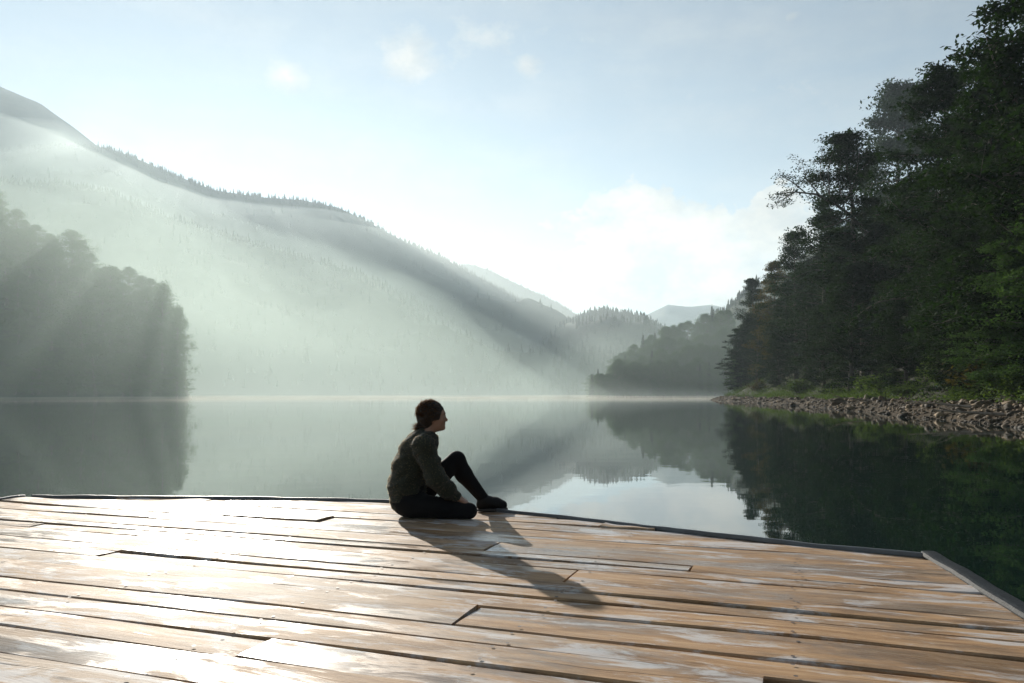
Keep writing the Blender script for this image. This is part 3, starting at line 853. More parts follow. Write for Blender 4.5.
TH = 0.042
for k in range(len(SEAMS) - 1):
    v0, g0 = SEAMS[k]; v1, g1 = SEAMS[k + 1]
    ends = sorted(BUTTS.get(v0, []))
    cuts = [None] + ends + [None]
    for c in range(len(cuts) - 1):
        ua, ub = cuts[c], cuts[c + 1]
        us_all = np.linspace(UL, 1.6, 300)
        ok = [u for u in us_all if vfar(min(u, RC[0])) > v0 + 0.03]
        if not ok: continue
        lo = max(UL, ok[0]) if ua is None else ua + 0.006
        hi = (ok[-1] if ok[-1] < RC[0] - .05 else 1.5) if ub is None else ub - 0.006
        if hi - lo < 0.15: continue
        ns = max(8, int((hi - lo) / 0.09))
        tilt = rs.normal(0, 0.0042); bow = rs.normal(0, 0.004); zo = rs.normal(0, 0.0022); ph1, ph2 = rs.uniform(0, 9, 2)
        if ua is not None or ub is not None: zo += abs(rs.normal(0.002, .0015))
        skew0, skew1 = rs.normal(0, 0.012, 2)
        prof = [(0.0, -TH), (0.0, -0.006), (0.035, 0.0), (0.28, 0.001), (0.5, 0.0015), (0.72, 0.001), (0.965, 0.0), (1.0, -0.006), (1.0, -TH)]
        npf = len(prof)
        for i in range(ns + 1):
            ff = i / ns
            for w_, dz in prof:
                e0 = 0.0035 * math.sin(ff * 17 + ph1) + 0.004 * fbm(ff * 12, ph1, 1.0, ph1, 3); e1 = 0.0035 * math.sin(ff * 13 + ph2) + 0.004 * fbm(ff * 12, ph2, 1.0, ph2, 3)
                e0 *= 1 + 60 * max(0, g0 - .003); e1 *= 1 + 60 * max(0, g1 - .003); va = v0 + g0 / 2 + abs(e0) * .6 + e0 * .4 + skew0 * (ff - .5); vb = v1 - g1 / 2 - abs(e1) * .6 + e1 * .4 + skew1 * (ff - .5)
                v_ = va + (vb - va) * w_
                uR = uright(v_) if (ub is None and hi > 1.0) else hi
                u = lo + (uR - lo) * ff
                lim = vfar(min(u, RC[0])) if u < RC[0] else 99
                va2 = min(va, lim - .012); vb2 = min(vb, lim); v_ = va2 + (vb2 - va2) * w_
                z = dz + zo + tilt * (w_ - .5) + bow * (2 * ff - 1) ** 2 + 0.0025 * math.sin(ff * 9 + ph1)
                V.append((u, v_, z))
            if i < ns:
                for q in range(npf):
                    a_ = nv + i * npf + q; b_ = nv + i * npf + (q + 1) % npf
                    Fq.append((a_, b_, b_ + npf, a_ + npf)); Mi.append(0)
        Fq.append(tuple(nv + q for q in range(npf))); Mi.append(0)
        Fq.append(tuple(nv + ns * npf + q for q in range(npf - 1, -1, -1))); Mi.append(0)
        nv += (ns + 1) * npf
        for un in np.arange(-5.6, 1.0, 0.93):
            for w_ in (.18, .80):
                if lo + .04 < un < hi - .04 and un < uright(v0) - .05 and vfar(min(un, RC[0])) > v1: nails.append((un + rs.normal(0, .012), v0 + (v1 - v0) * (w_ + rs.normal(0, .02)), zo + tilt * (w_ - .5) + .0042 + max(0, bow)))
for (u, v_, z) in nails:
    for q in range(8): V.append((u + 0.0075 * math.cos(q * .785), v_ + .0075 * math.sin(q * .785), z))
    Fq.append(tuple(nv + q for q in range(8))); Mi.append(1); nv += 8
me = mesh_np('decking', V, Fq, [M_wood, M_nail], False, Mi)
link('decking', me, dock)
# edge strips, fascia, joists, floats
def strip(name, pts, wdt, hgt, z, mat, wob=0.006):
    pts = np.array(pts); P = []
    segs = np.linalg.norm(np.diff(pts, axis=0), axis=1); cu = np.concatenate([[0], np.cumsum(segs)])
    ds = np.arange(0, cu[-1], 0.06); P = np.stack([np.interp(ds, cu, pts[:, 0]), np.interp(ds, cu, pts[:, 1])], 1)
    t = np.gradient(P, axis=0); t /= np.linalg.norm(t, axis=1)[:, None]; nr_ = np.stack([-t[:, 1], t[:, 0]], 1)
    V, Fq = [], []
    pf = [(-.5, 0), (-.42, .8), (-.25, 1), (.25, 1), (.42, .8), (.5, 0), (.5, -2.2), (.40, -2.2), (.38, -.3), (-.5, -.3)]
    for i in range(len(P)):
        wz = wob * fbm(ds[i] * 3, 0, 1.0, len(name), 3); wn = wob * fbm(ds[i] * 2, 5, 1.0, len(name) + 2, 3)
        for a_, b_ in pf:
            q = P[i] + nr_[i] * (a_ * wdt + wn); V.append((q[0], q[1], z + wz + b_ * hgt))
    k_ = len(pf)
    for i in range(len(P) - 1):
        for q in range(k_): Fq.append((i * k_ + q, (i + 1) * k_ + q, (i + 1) * k_ + (q + 1) % k_, i * k_ + (q + 1) % k_))
    Fq.append(tuple(range(k_))); Fq.append(tuple((len(P) - 1) * k_ + q for q in range(k_ - 1, -1, -1)))
    return link(name, mesh_np(name, V, Fq, mat, False), dock)


far = strip('edge_strip', [(u, v_ + .012) for u, v_ in EDGE] + [(RC[0] + .06, RC[1] + .015)], 0.026, 0.018, 0.003, M_rim)
far['label'] = 'thin worn grey strip along the far edge of the deck'
rt = strip('edge_strip', [(RC[0] + .02, RC[1] + .045), (uright(2.0) + .03, 2.0), (uright(-2) + .03, -2.2)], 0.085, 0.018, 0.010, M_slate)
rt['label'] = 'wide grey strip along the right edge of the deck'
strip('edge_strip', [(UL - .015, -2.2), (UL - .015, EDGE[0][1])], 0.05, 0.022, 0.006, M_rim)
tb = MB()
for u in np.arange(-5.5, 1.0, 1.1):
    v_end = vfar(min(u, RC[0])) - .06; tb.box((u, (v_end - 2.2) / 2, -.115), (.07, v_end + 2.2, .13))
link('joist', tb.mesh('joist', M_beam, False), dock)
for (u, v_) in [(-5.0, 3.9), (-3.1, 4.5), (-1.3, 4.2), (0.1, 3.9), (-5.0, -1.2), (-3.1, -1.2), (-1.3, -1.2), (0.3, -1.2)]:
    tb = MB(); xs = np.linspace(-.55, .55, 12)
    tb.tube(np.stack([np.full(12, u), v_ + xs, np.full(12, -.44)], 1), [0.02] + [.25, .26, .25, .26, .25, .25, .26, .25, .26, .25] + [0.02], 20)
    link('float_drum', tb.mesh('float_drum', M_float), dock)

# ------------------------------------------------------------------ the person (SDF body meshed with surface nets)
def surface_nets(Fd, origin, h):
    ins = Fd < 0
    nx, ny, nz = Fd.shape
    cn = [(0, 0, 0), (1, 0, 0), (0, 1, 0), (1, 1, 0), (0, 0, 1), (1, 0, 1), (0, 1, 1), (1, 1, 1)]
    sl = lambda A_, c: A_[c[0]:nx - 1 + c[0], c[1]:ny - 1 + c[1], c[2]:nz - 1 + c[2]]
    cs = sum(sl(ins, c).astype(np.int8) for c in cn)
    act = (cs > 0) & (cs < 8)
    ijk = np.argwhere(act)
    vals = np.stack([sl(Fd, c)[act] for c in cn], 1)
    acc_ = np.zeros((len(ijk), 3)); cc = np.zeros(len(ijk))
    C_ = np.array(cn, float)
    for a_ in range(8):
        for b_ in range(a_ + 1, 8):
            if np.sum(np.abs(C_[a_] - C_[b_])) != 1: continue
            fa, fb = vals[:, a_], vals[:, b_]; m_ = (fa < 0) != (fb < 0)
            t = np.where(m_, fa / np.where(m_, fa - fb, 1), 0)
            acc_ += np.where(m_[:, None], C_[a_] + t[:, None] * (C_[b_] - C_[a_]), 0); cc += m_
    P = origin + (ijk + acc_ / cc[:, None]) * h
    idx = np.full(act.shape, -1, int); idx[act] = np.arange(len(ijk))
    faces = []
    for ax in range(3):
        o1, o2 = (ax + 1) % 3, (ax + 2) % 3
        a_ = np.moveaxis(ins, (ax, o1, o2), (0, 1, 2)); I = np.moveaxis(idx, (ax, o1, o2), (0, 1, 2))
        e0 = a_[:-1, 1:-1, 1:-1]; e1 = a_[1:, 1:-1, 1:-1]
        ch = np.argwhere(e0 != e1)
        if not len(ch): continue
        i, j, k_ = ch[:, 0], ch[:, 1] + 1, ch[:, 2] + 1
        q = np.stack([I[i, j - 1, k_ - 1], I[i, j, k_ - 1], I[i, j, k_], I[i, j - 1, k_]], 1)
        fl = ~e0[ch[:, 0], ch[:, 1], ch[:, 2]]
        q[fl] = q[fl][:, ::-1]
        faces.append(q)
    return P, np.concatenate(faces)


class SDF:
    def __init__(s, lo, hi, h):
        s.h = h; s.o = np.array(lo, float)
        n_ = np.ceil((np.array(hi) - s.o) / h).astype(int) + 1
        s.g = [s.o[i] + np.arange(n_[i]) * h for i in range(3)]
        s.F = np.full(n_, 1.0, np.float32)
    def _region(s, lo, hi):
        sl = []
        for i in range(3):
            a_ = int(np.searchsorted(s.g[i], lo[i])); b_ = int(np.searchsorted(s.g[i], hi[i])); sl.append(slice(max(0, a_ - 1), min(len(s.g[i]), b_ + 1)))
        return tuple(sl), np.meshgrid(*[s.g[i][sl[i]] for i in range(3)], indexing='ij')
    def _blend(s, sl, d, k):
        f = s.F[sl]
        if k <= 0: s.F[sl] = np.minimum(f, d); return
        hh_ = np.clip(0.5 + 0.5 * (f - d) / k, 0, 1); s.F[sl] = f * (1 - hh_) + d * hh_ - k * hh_ * (1 - hh_)
    def cone(s, a, b, ra, rb, k=0.02, flat=(1, 1, 1), sub=False):
        a = np.array(a, float); b = np.array(b, float); fl = np.array(flat, float)
        m_ = max(ra, rb) * max(1, 1 / fl.min()) + 2.5 * k + 2 * s.h
        lo = np.minimum(a, b) - m_; hi = np.maximum(a, b) + m_
        sl, (X, Y, Z) = s._region(lo, hi)
        A_ = a * fl; B_ = b * fl; d_ = B_ - A_; L2 = max(1e-9, float(d_ @ d_))
        px, py, pz = X * fl[0] - A_[0], Y * fl[1] - A_[1], Z * fl[2] - A_[2]
        t = np.clip((px * d_[0] + py * d_[1] + pz * d_[2]) / L2, 0, 1)
        d = np.sqrt((px - t * d_[0]) ** 2 + (py - t * d_[1]) ** 2 + (pz - t * d_[2]) ** 2) - (ra + (rb - ra) * t)
        d = d / fl.max()
        if sub: s.F[sl] = np.maximum(s.F[sl], -d)
        else: s._blend(sl, d.astype(np.float32), k)
    def ell(s, c, r, k=0.02, sub=False, rotz=0.0, roty=0.0):
        c = np.array(c, float); r = np.array(r, float); m_ = r.max() + 2.5 * k + 2 * s.h
        sl, (X, Y, Z) = s._region(c - m_, c + m_)
        x_, y_, z_ = X - c[0], Y - c[1], Z - c[2]
        if rotz: x_, y_ = x_ * math.cos(rotz) + y_ * math.sin(rotz), -x_ * math.sin(rotz) + y_ * math.cos(rotz)
        if roty: x_, z_ = x_ * math.cos(roty) - z_ * math.sin(roty), x_ * math.sin(roty) + z_ * math.cos(roty)
        k0 = np.sqrt((x_ / r[0]) ** 2 + (y_ / r[1]) ** 2 + (z_ / r[2]) ** 2); k1 = np.sqrt((x_ / r[0] ** 2) ** 2 + (y_ / r[1] ** 2) ** 2 + (z_ / r[2] ** 2) ** 2) + 1e-9
        d = k0 * (k0 - 1) / k1
        if sub:
            f = s.F[sl]; s.F[sl] = np.maximum(f, -d)
        else: s._blend(sl, d.astype(np.float32), k)
    def chain(s, pts, rads, k=0.02, flat=(1, 1, 1)):
        for i in range(len(pts) - 1): s.cone(pts[i], pts[i + 1], rads[i], rads[i + 1], k, flat)
    def floor(s, z):
        Z = s.g[2][None, None, :]; s.F = np.maximum(s.F, (z - Z).astype(np.float32))
    def noise(s, fn):
        m_ = np.abs(s.F) < 0.03; ii = np.argwhere(m_)
        s.F[m_] += fn(s.g[0][ii[:, 0]], s.g[1][ii[:, 1]], s.g[2][ii[:, 2]]).astype(np.float32)
    def mesh(s, name, mat):
        v, f = surface_nets(s.F, s.o, s.h); return mesh_np(name, v, f, mat, True)


# joints, in metres, the person's own frame: x forward, y to her left (away from the camera), z up from the deck
HEAD = np.array([0.150, 0.0, 0.680]); NECK = (0.115, 0, 0.575)
SPINE = [(0.0, 0, 0.115), (-0.02, 0, 0.22), (-0.005, 0, 0.34), (0.045, 0, 0.45), (0.095, 0, 0.535)]
SHR, ELR, WRR = (0.085, -0.165, 0.490), (0.165, -0.215, 0.265), (0.300, -0.150, 0.150)
SHL, ELL_, WRL = (0.095, 0.160, 0.490), (0.14, 0.235, 0.26), (0.24, 0.13, 0.19)
HIR, KNR, ANR = (0.02, -0.085, 0.092), (0.385, -0.160, 0.056), (0.175, 0.085, 0.060)
HIL, KNL, ANL = (0.02, 0.085, 0.105), (0.320, 0.150, 0.372), (0.515, 0.205, 0.085)

LO, HI = (-0.24, -0.36, -0.02), (0.80, 0.40, 0.86)
HS = 0.875
def head_frame(p): return HEAD + np.array(p) * HS
b = SDF(LO, HI, 0.005)
b.chain(SPINE, [0.105, 0.095, 0.09, 0.095, 0.06], 0.03, (1, 0.74, 1))
b.cone(NECK, HEAD + [-0.015, 0, -0.05], 0.047, 0.045, 0.02)
for sh, e_, w_, sgn in ((SHR, ELR, WRR, -1), (SHL, ELL_, WRL, 1)):
    b.cone((0.07, 0, 0.50), sh, 0.055, 0.048, 0.03); b.chain([sh, e_, w_], [0.046, 0.036, 0.024], 0.015)
for hp, kn_, an in ((HIR, KNR, ANR), (HIL, KNL, ANL)): b.chain([hp, kn_, an], [0.076, 0.046, 0.032], 0.02)
# head: x forward is the face
b.ell(head_frame((-0.012, 0, 0.020)), (0.093, 0.074, 0.086), 0.01)
b.ell(head_frame((0.030, 0, -0.030)), (0.056, 0.056, 0.070), 0.02)
b.cone(head_frame((0.010, 0, -0.065)), head_frame((0.068, 0, -0.083)), 0.040, 0.019, 0.02)
b.ell(head_frame((0.078, 0, 0.028)), (0.012, 0.048, 0.012), 0.015)
b.cone(head_frame((0.082, 0, 0.010)), head_frame((0.102, 0, -0.022)), 0.008, 0.0125, 0.008)
for sy in (-1, 1):
    b.ell(head_frame((0.094, 0.010 * sy, -0.027)), (0.009, 0.008, 0.007), 0.005)
    b.ell(head_frame((0.086, 0.030 * sy, 0.008)), (0.013, 0.015, 0.009), 0.0, sub=True)
    b.ell(head_frame((0.052, 0.046 * sy, -0.022)), (0.03, 0.018, 0.024), 0.015)
    b.ell(head_frame((-0.006, 0.078 * sy, -0.010)), (0.020, 0.008, 0.031), 0.004)
b.ell(head_frame((0.086, 0, -0.049)), (0.010, 0.022, 0.006), 0.004); b.ell(head_frame((0.084, 0, -0.060)), (0.010, 0.019, 0.007), 0.004)
b.ell(head_frame((0.080, 0, -0.085)), (0.013, 0.017, 0.012), 0.012)
# hands: palm, four fingers of different length, thumb from the side
def hand(s, wr, fwd, side, down, curl):
    wr, fwd, side, down = map(lambda q: np.array(q, float), (wr, fwd, side, down))
    fwd /= np.linalg.norm(fwd); side -= fwd * (side @ fwd); side /= np.linalg.norm(side); down -= fwd * (down @ fwd) + side * (down @ side); down /= np.linalg.norm(down)
    P = lambda a_, b_, c_: wr + fwd * a_ + side * b_ + down * c_
    s.cone(P(0, 0, 0), P(.035, 0, 0), .022, .020, .01)
    for o in (-.026, -.009, .009, .026): s.cone(P(.025, o * .7, 0), P(.078, o, .004), .015, .0115, .008)
    for o, ln, sp_ in ((-.027, .060, -.006), (-.009, .074, -.002), (.009, .070, .002), (.026, .054, .007)):
        p0 = P(.078, o, .004); d1 = fwd * math.cos(curl * .5) + down * math.sin(curl * .5) + side * sp_ * 3
        p1 = p0 + d1 * ln * .45; d2 = fwd * math.cos(curl * 1.1) + down * math.sin(curl * 1.1); p2 = p1 + d2 * ln * .32
        d3 = fwd * math.cos(curl * 1.6) + down * math.sin(curl * 1.6); p3 = p2 + d3 * ln * .25
        s.chain([p0, p1, p2, p3], [.0095, .0085, .0078, .0065], .003)
    q0 = P(.018, .020, .006); q1 = P(.042, .044, .012); q2 = P(.068, .050, .018); q3 = P(.088, .046, .024)
    s.chain([q0, q1, q2, q3], [.013, .0105, .0095, .0072], .004)
hand(b, WRR, (0.85, 0.12, -0.42), (0, 1, 0.2), (-.1, 0, -1), 0.75)
hand(b, WRL, (0.55, -0.75, -0.25), (-.6, -.6, 0.2), (0, -.2, -1), 0.8)
# feet inside the shoes
FL0, FL1 = np.array([0.495, 0.20, 0.045]), np.array([0.665, 0.238, 0.030])
b.chain([ANL, (0.53, 0.21, 0.060), (0.60, 0.225, 0.045), FL1], [0.034, 0.036, 0.032, 0.024], 0.02); b.cone(ANL, FL0, 0.032, 0.030, 0.02)
FR1 = np.array([0.085, 0.215, 0.034])
b.chain([ANR, (0.155, 0.13, 0.048), (0.115, 0.18, 0.04), FR1], [0.034, 0.034, 0.032, 0.024], 0.02)
b.floor(0.012)
person = link('person', b.mesh('person', M_skin))
PX, PY = -0.690, 5.44
person.location = (PX, PY, DECK + 0.004); person.rotation_euler = (0, 0, R(7))
tag(person, 'person in knit sweater and black leggings sitting on the dock edge, one knee raised', 'person')

# sweater
sw = SDF(LO, HI, 0.005)
sw.chain([(-0.025, 0, 0.145), (-0.030, 0, 0.22), (-0.008, 0, 0.34), (0.045, 0, 0.45), (0.095, 0, 0.525)], [0.118, 0.119, 0.114, 0.113, 0.072], 0.04, (1, 0.78, 1))
sw.cone((0.095, 0, 0.52), (0.115, 0, 0.552), 0.078, 0.066, 0.02)
for sh, e_, w_ in ((SHR, ELR, WRR), (SHL, ELL_, WRL)):
    sh = np.array(sh); e_ = np.array(e_); w_ = np.array(w_)
    sw.cone((0.075, 0, 0.49), sh, 0.085, 0.070, 0.05)
    sw.chain([sh, e_ + [0, 0, .01], e_ + (w_ - e_) * .55, e_ + (w_ - e_) * .96], [0.073, 0.066, 0.056, 0.038], 0.025)
sw.cone((-0.015, 0, 0.105), (-0.01, 0, 0.12), 0.122, 0.122, 0.02, (1, 0.80, 1))
sw.ell((0.130, 0, 0.605), (0.056, 0.054, 0.07), 0, sub=True)
sw.ell((0.0, 0, 0.0), (0.26, 0.25, 0.050), 0, sub=True)
def folds(x_, y_, z_):
    out = np.empty(len(x_))
    for i in range(len(x_)):
        out[i] = 0.011 * mnoise.noise(Vector((x_[i] * 9 + z_[i] * 9, y_[i] * 10, z_[i] * 24 - x_[i] * 12))) + 0.004 * mnoise.noise(Vector((x_[i] * 30 + 4, y_[i] * 30, z_[i] * 44)))
    return out
sw.noise(folds)
sweater = link('sweater', sw.mesh('sweater', M_knit), person)
m, n = material('wool_fuzz')
n.out(n.n('MixShader', {0: 0.75, 1: n.n('BsdfDiffuse', {'Color': (0.02, 0.018, 0.012, 1)}).outputs[0], 2: n.n('BsdfTranslucent', {'Color': (0.55, 0.42, 0.25, 1)}).outputs[0]}).outputs[0]); M_fuzz = m
m, n = material('loose_hair')
n.out(n.n('MixShader', {0: 0.7, 1: n.n('BsdfDiffuse', {'Color': (0.04, 0.022, 0.012, 1)}).outputs[0], 2: n.n('BsdfTranslucent', {'Color': (0.45, 0.28, 0.13, 1)}).outputs[0]}).outputs[0]); M_strand = m
rs = np.random.default_rng(21); me_ = sweater.data
ar = np.array([p.area for p in me_.polygons]); pick = rs.choice(len(ar), 6000, p=ar / ar.sum())
V = []
for i in pick:
    p = me_.polygons[i]; c = np.array(p.center); nn_ = np.array(p.normal)
    t = rs.normal(0, 1, 3); t -= nn_ * (t @ nn_); t /= np.linalg.norm(t) + 1e-9; sd_ = np.cross(nn_, t) * 0.0007; L_ = rs.uniform(.003, .009)
    e_ = c + nn_ * L_ + t * L_ * .6
    V += [c - sd_, c + sd_, e_ + sd_ * .4, e_ - sd_ * .4]
link('wool_fuzz', mesh_np('wool_fuzz', V, np.arange(len(V)).reshape(-1, 4), M_fuzz), sweater)

lg = SDF(LO, HI, 0.005)
lg.chain([(-0.02, 0, 0.118), (0.0, 0, 0.20)], [0.118, 0.10], 0.03, (1, 0.70, 1))
for hp, kn_, an in ((HIR, KNR, ANR), (HIL, KNL, ANL)):
    hp, kn_, an = map(np.array, (hp, kn_, an))
    calf = kn_ + (an - kn_) * .32 + (np.array([-.012, 0, -.012]) if an is not ANR else 0)
    q_ = 0.86 if kn_[2] < 0.1 else 1.0
    lg.chain([hp, hp + (kn_ - hp) * .5, kn_], [0.090, 0.077 * q_, 0.060 * q_], 0.03); lg.chain([kn_, calf, kn_ + (an - kn_) * .97], [0.059 * q_, 0.060 * q_, 0.041], 0.02)
lg.floor(0.003)
link('leggings', lg.mesh('leggings', M_legg), person)

def shoe(chain_, rads, heel, sole_pts, fl):
    s = SDF(LO, HI, 0.004)
    s.chain(chain_, rads, 0.02); s.cone(*heel, 0.02)
    s.floor(0.014)
    o = link('shoe', s.mesh('shoe', M_shoe), person)
    s2 = SDF(LO, (HI[0], HI[1], 0.1), 0.004)
    s2.chain(sole_pts, fl, 0.01, (1, 1, 1)); Z = s2.g[2][None, None, :]
    s2.F = np.maximum(s2.F, np.maximum(0.001 - Z, Z - 0.017).astype(np.float32))
    link('sole', s2.mesh('sole', M_sole), o)
    return o
s1 = shoe([(0.515, 0.205, 0.075), (0.54, 0.21, 0.062), (0.605, 0.226, 0.050), (0.655, 0.237, 0.036)], [0.042, 0.044, 0.042, 0.034], ((0.512, 0.203, 0.07), (0.498, 0.20, 0.045), 0.042, 0.037),
          [(0.50, 0.20, 0.012), (0.57, 0.218, 0.012), (0.65, 0.238, 0.012)], [0.038, 0.040, 0.044])
tb = MB()
for u in (0.565, 0.59, 0.615, 0.64):
    zt = np.interp(u, [.55, .66], [.106, .078]); c = np.array([u, 0.21 + (u - .53) * .22, 0])
    th = np.linspace(-1.1, 1.1, 7); tb.tube(np.stack([np.full(7, c[0]), c[1] + np.sin(th) * .036, zt - .03 + np.cos(th) * .030], 1), np.full(7, .0045), 6)
link('lace', tb.mesh('lace', M_shoe), s1)
shoe([ANR, (0.155, 0.13, 0.052), (0.115, 0.18, 0.046), FR1], [0.042, 0.042, 0.042, 0.034], (ANR, (0.19, 0.07, 0.045), 0.042, 0.036), [(0.185, 0.075, 0.012), (0.14, 0.15, 0.012), (0.09, 0.21, 0.012)], [0.037, 0.040, 0.042])

# hair: cap, low bun and loose strands
hr = SDF(LO, HI, 0.004)
hr.ell(head_frame((-0.022, 0, 0.028)), (0.098, 0.088, 0.092), 0.01)
hr.ell(head_frame((-0.058, 0, -0.025)), (0.056, 0.070, 0.066), 0.02)
hr.ell(head_frame((0.010, -0.070, -0.006)), (0.045, 0.020, 0.050), 0.015); hr.ell(head_frame((0.010, 0.070, -0.006)), (0.045, 0.020, 0.050), 0.015)
hr.ell(head_frame((0.106, 0, -0.045)), (0.068, 0.12, 0.100), 0, sub=True)
hr.ell(head_frame((0.034, -0.10, -0.085)), (0.058, 0.060, 0.060), 0, sub=True); hr.ell(head_frame((0.034, 0.10, -0.085)), (0.058, 0.060, 0.060), 0, sub=True)
hr.ell(head_frame((-0.108, 0, -0.078)), (0.030, 0.034, 0.027), 0.006)
hr.ell(head_frame((-0.088, 0, -0.066)), (0.020, 0.024, 0.022), 0.008)
hr.noise(lambda x_, y_, z_: np.array([0.004 * mnoise.noise(Vector((a_ * 40, b_ * 40, c_ * 70))) + .003 * mnoise.noise(Vector((a_ * 110, b_ * 110, c_ * 110))) for a_, b_, c_ in zip(x_, y_, z_)]))
hair = link('hair', hr.mesh('hair', M_hair), person)
rs = np.random.default_rng(4); tb = MB()
for i in range(1100):
    d = rs.normal(0, 1, 3); d[0] -= 0.6; d[2] += 0.35; d /= np.linalg.norm(d)
    if d[0] > 0.55 or d[2] < -0.35: continue
    p0 = head_frame((-0.022, 0, 0.028)) + d * [0.095, 0.085, 0.089]
    tg = np.cross(d, rs.normal(0, 1, 3)); tg /= np.linalg.norm(tg)
    L_ = rs.uniform(.012, .038); p1 = p0 + tg * L_ * .5 + d * L_ * .22; p2 = p0 + tg * L_ + d * L_ * rs.uniform(0.0, .45)
    tb.tube(np.array([p0, p1, p2]), [.0010, .0009, .0005], 3)
for i in range(260):
    d = rs.normal(0, 1, 3); d /= np.linalg.norm(d)
    p0 = head_frame((-0.108, 0, -0.078)) + d * [0.029, 0.033, 0.027]; tg = rs.normal(0, 1, 3) * .012 + d * .008 + [0, 0, -.004]
    tb.tube(np.array([p0, p0 + tg * .6, p0 + tg * [1, 1, .4] * 1.3]), [.0011, .0010, .0005], 3)
link('loose_strands', tb.mesh('loose_strands', M_strand), hair)
for sy in (-1, 1):
    tb = MB(); a_ = np.linspace(-math.pi / 2, math.pi / 2, 9); c = head_frame((0.074, 0.029 * sy, 0.007))
    tb.tube(np.stack([c[0] + .012 * np.sin(a_), np.full(9, c[1]), np.full(9, c[2])], 1), .012 * np.cos(a_) + 1e-4, 12)
    link('eye', tb.mesh('eye', M_eye), person)

# ------------------------------------------------------------------ haze and lake mist
def volume(name, dens, g, col):
    m, n = material(name)
    v = n.n('VolumePrincipled', {'Color': col, 'Density': dens, 'Anisotropy': g})
    n.out(vol=v.outputs[0]); return m


zmax = max(float(g[:, :, 2].max()) for g, _ in HILLS.values()) + 30
hb = MB(); hb.box((0, 0, (zmax - 4.5) / 2), (8200, 8200, zmax + 4.5))
tag(link('haze', hb.mesh('haze', volume('morning_haze', HAZE_DENSITY, HAZE_G, (0.74, 0.90, 1.0)), False)), kind='stuff')

# shallow lens of mist lying over the far half of the lake
def mist(name, c, rx, ry, h, dens, label, seed, z0=0.02, g=0.5, pw=2.0, col=(0.80, 0.96, 0.90), rag=0.35, rsc=0.25):
    V, Fq = [], []; nr_, na_ = 22, 96
    V.append((c[0], c[1], z0 + h)); V.append((c[0], c[1], z0))
    top, bot = [], []
    for i in range(1, nr_ + 1):
        q = i / nr_
        for j in range(na_):
            a_ = j / na_ * 2 * math.pi; k_ = 1 + 0.15 * fbm(math.cos(a_) * 2, math.sin(a_) * 2, 1.0, seed, 3)
            X = c[0] + rx * q * k_ * math.cos(a_); Y = c[1] + ry * q * k_ * math.sin(a_)
            hh_ = h * (1 - q ** pw) * (1 + rag * fbm(X, Y, max(rx, ry) * rsc, seed, 4)) if i < nr_ else 0.004
            V.append((X, Y, z0 + max(.004, hh_)))
    nt = len(V)
    for i in range(1, nr_ + 1):
        q = i / nr_
        for j in range(na_):
            x_, y_, _ = V[2 + (i - 1) * na_ + j]; V.append((x_, y_, z0))
    T = lambda i, j: 2 + (i - 1) * na_ + j % na_
    B = lambda i, j: nt + (i - 1) * na_ + j % na_
    for j in range(na_):
        Fq.append((0, T(1, j), T(1, j + 1))); Fq.append((1, B(1, j + 1), B(1, j)))
        for i in range(1, nr_):
            Fq.append((T(i, j), T(i + 1, j), T(i + 1, j + 1), T(i, j + 1))); Fq.append((B(i, j), B(i, j + 1), B(i + 1, j + 1), B(i + 1, j)))
        Fq.append((T(nr_, j), B(nr_, j), B(nr_, j + 1), T(nr_, j + 1)))
    o = link(name, mesh_np(name, V, Fq, volume(name, dens, g, col), True))
    tag(o, label, 'mist', kind='stuff')


mist('mist', (-40, 450), 430, 345, 0.8, 0.0016, 'thin bright mist lying on the water along the far shore', 2.0, g=0.2, col=(1.0, 0.93, 0.80), rag=1.1, rsc=0.10)
mist('mist', (-235, 320), 275, 220, 95, 0.0010, 'sunlit mist bank standing over the left half of the lake', 5.0, 0.03, g=0.5)

mist('mist', (105, 400), 120, 100, 46, 0.0013, 'thin mist in front of the mixed wood across the lake', 6.0, 0.035, g=0.2)


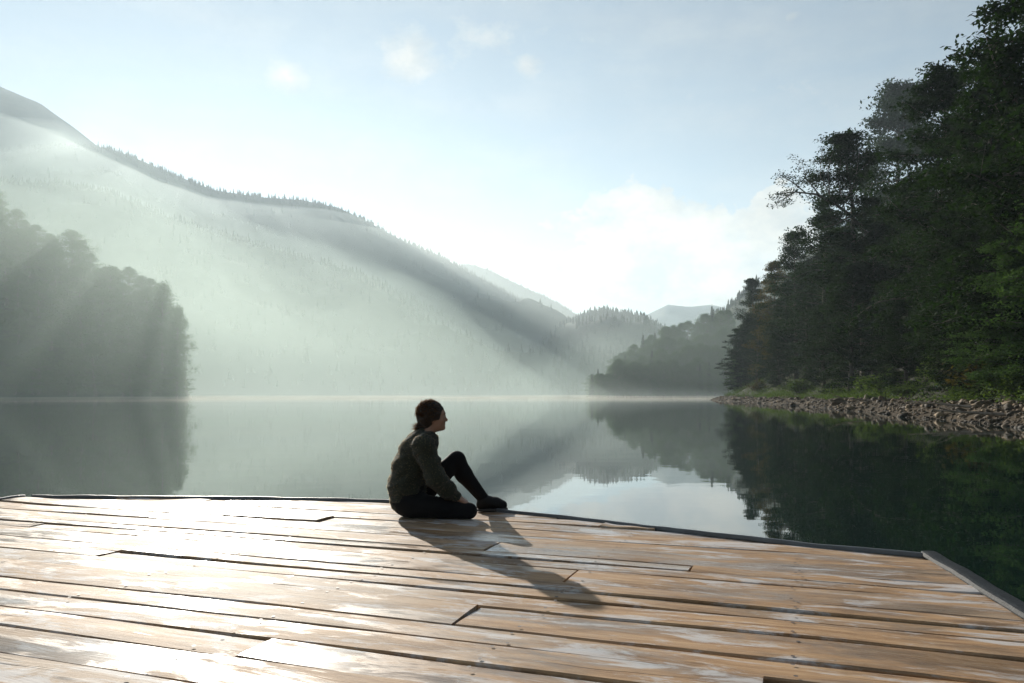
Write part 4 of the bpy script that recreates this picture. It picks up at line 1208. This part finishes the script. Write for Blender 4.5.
def valley_mist(dens, g, label, ek=1.0, zb=0.04, y1=1500):
    """a body of mist that thickens away from the lake and leans up against the mountains"""
    pxs = np.linspace(-560, 900, 62); ys = np.concatenate([np.linspace(170, y1 - 130, 32), np.linspace(y1 - 110, y1, 6)])
    E = [(-560, 0.03), (-480, .30), (-100, .34), (0, .352), (60, .338), (110, .305), (160, .271), (212, .246), (262, .236), (340, .226), (430, .200), (520, .158), (600, .12), (700, .07), (780, .03), (900, .01)]
    E = [(a_, b_ * ek) for a_, b_ in E]
    V = []
    for y_ in ys:
        q = min(1, max(0, (y_ - 170) / 900)); p_ = (q * q * (3 - 2 * q)) ** 0.75
        if y_ > y1 - 130: p_ *= max(0.0, (y1 - y_) / 130) ** .5
        for px in pxs:
            e_ = float(np.interp(px, [a_ for a_, _ in E], [b_ for _, b_ in E])) * (1 + 0.06 * fbm(px, y_ * .5, 170, 4.9, 3))
            V.append(((px - HX) / F * y_, y_, zb + max(0.01, y_ * e_ * p_)))
    nx, ny = len(pxs), len(ys); n0 = len(V)
    V += [(x_, y_, zb) for x_, y_, _ in V]
    Fq = []
    for i in range(ny - 1):
        for j in range(nx - 1):
            a_ = i * nx + j; Fq.append((a_, a_ + 1, a_ + nx + 1, a_ + nx)); Fq.append((n0 + a_, n0 + a_ + nx, n0 + a_ + nx + 1, n0 + a_ + 1))
    for j in range(nx - 1):
        Fq.append((j, n0 + j, n0 + j + 1, j + 1)); a_ = (ny - 1) * nx + j; Fq.append((a_, a_ + 1, n0 + a_ + 1, n0 + a_))
    for i in range(ny - 1):
        a_ = i * nx; Fq.append((a_, a_ + nx, n0 + a_ + nx, n0 + a_)); a_ += nx - 1; Fq.append((a_, n0 + a_, n0 + a_ + nx, a_ + nx))
    o = link('mist', mesh_np('mist', V, Fq, volume('valley_mist', dens, g, (0.84, 0.95, 0.95)), True))
    tag(o, label, 'mist', kind='stuff')


valley_mist(0.00065, 0.40, 'broad sunlit mist filling the valley below the mountain crest')
valley_mist(0.0003, 0.45, 'low bright mist along the foot of the mountains', 0.5, 0.06, 1400)
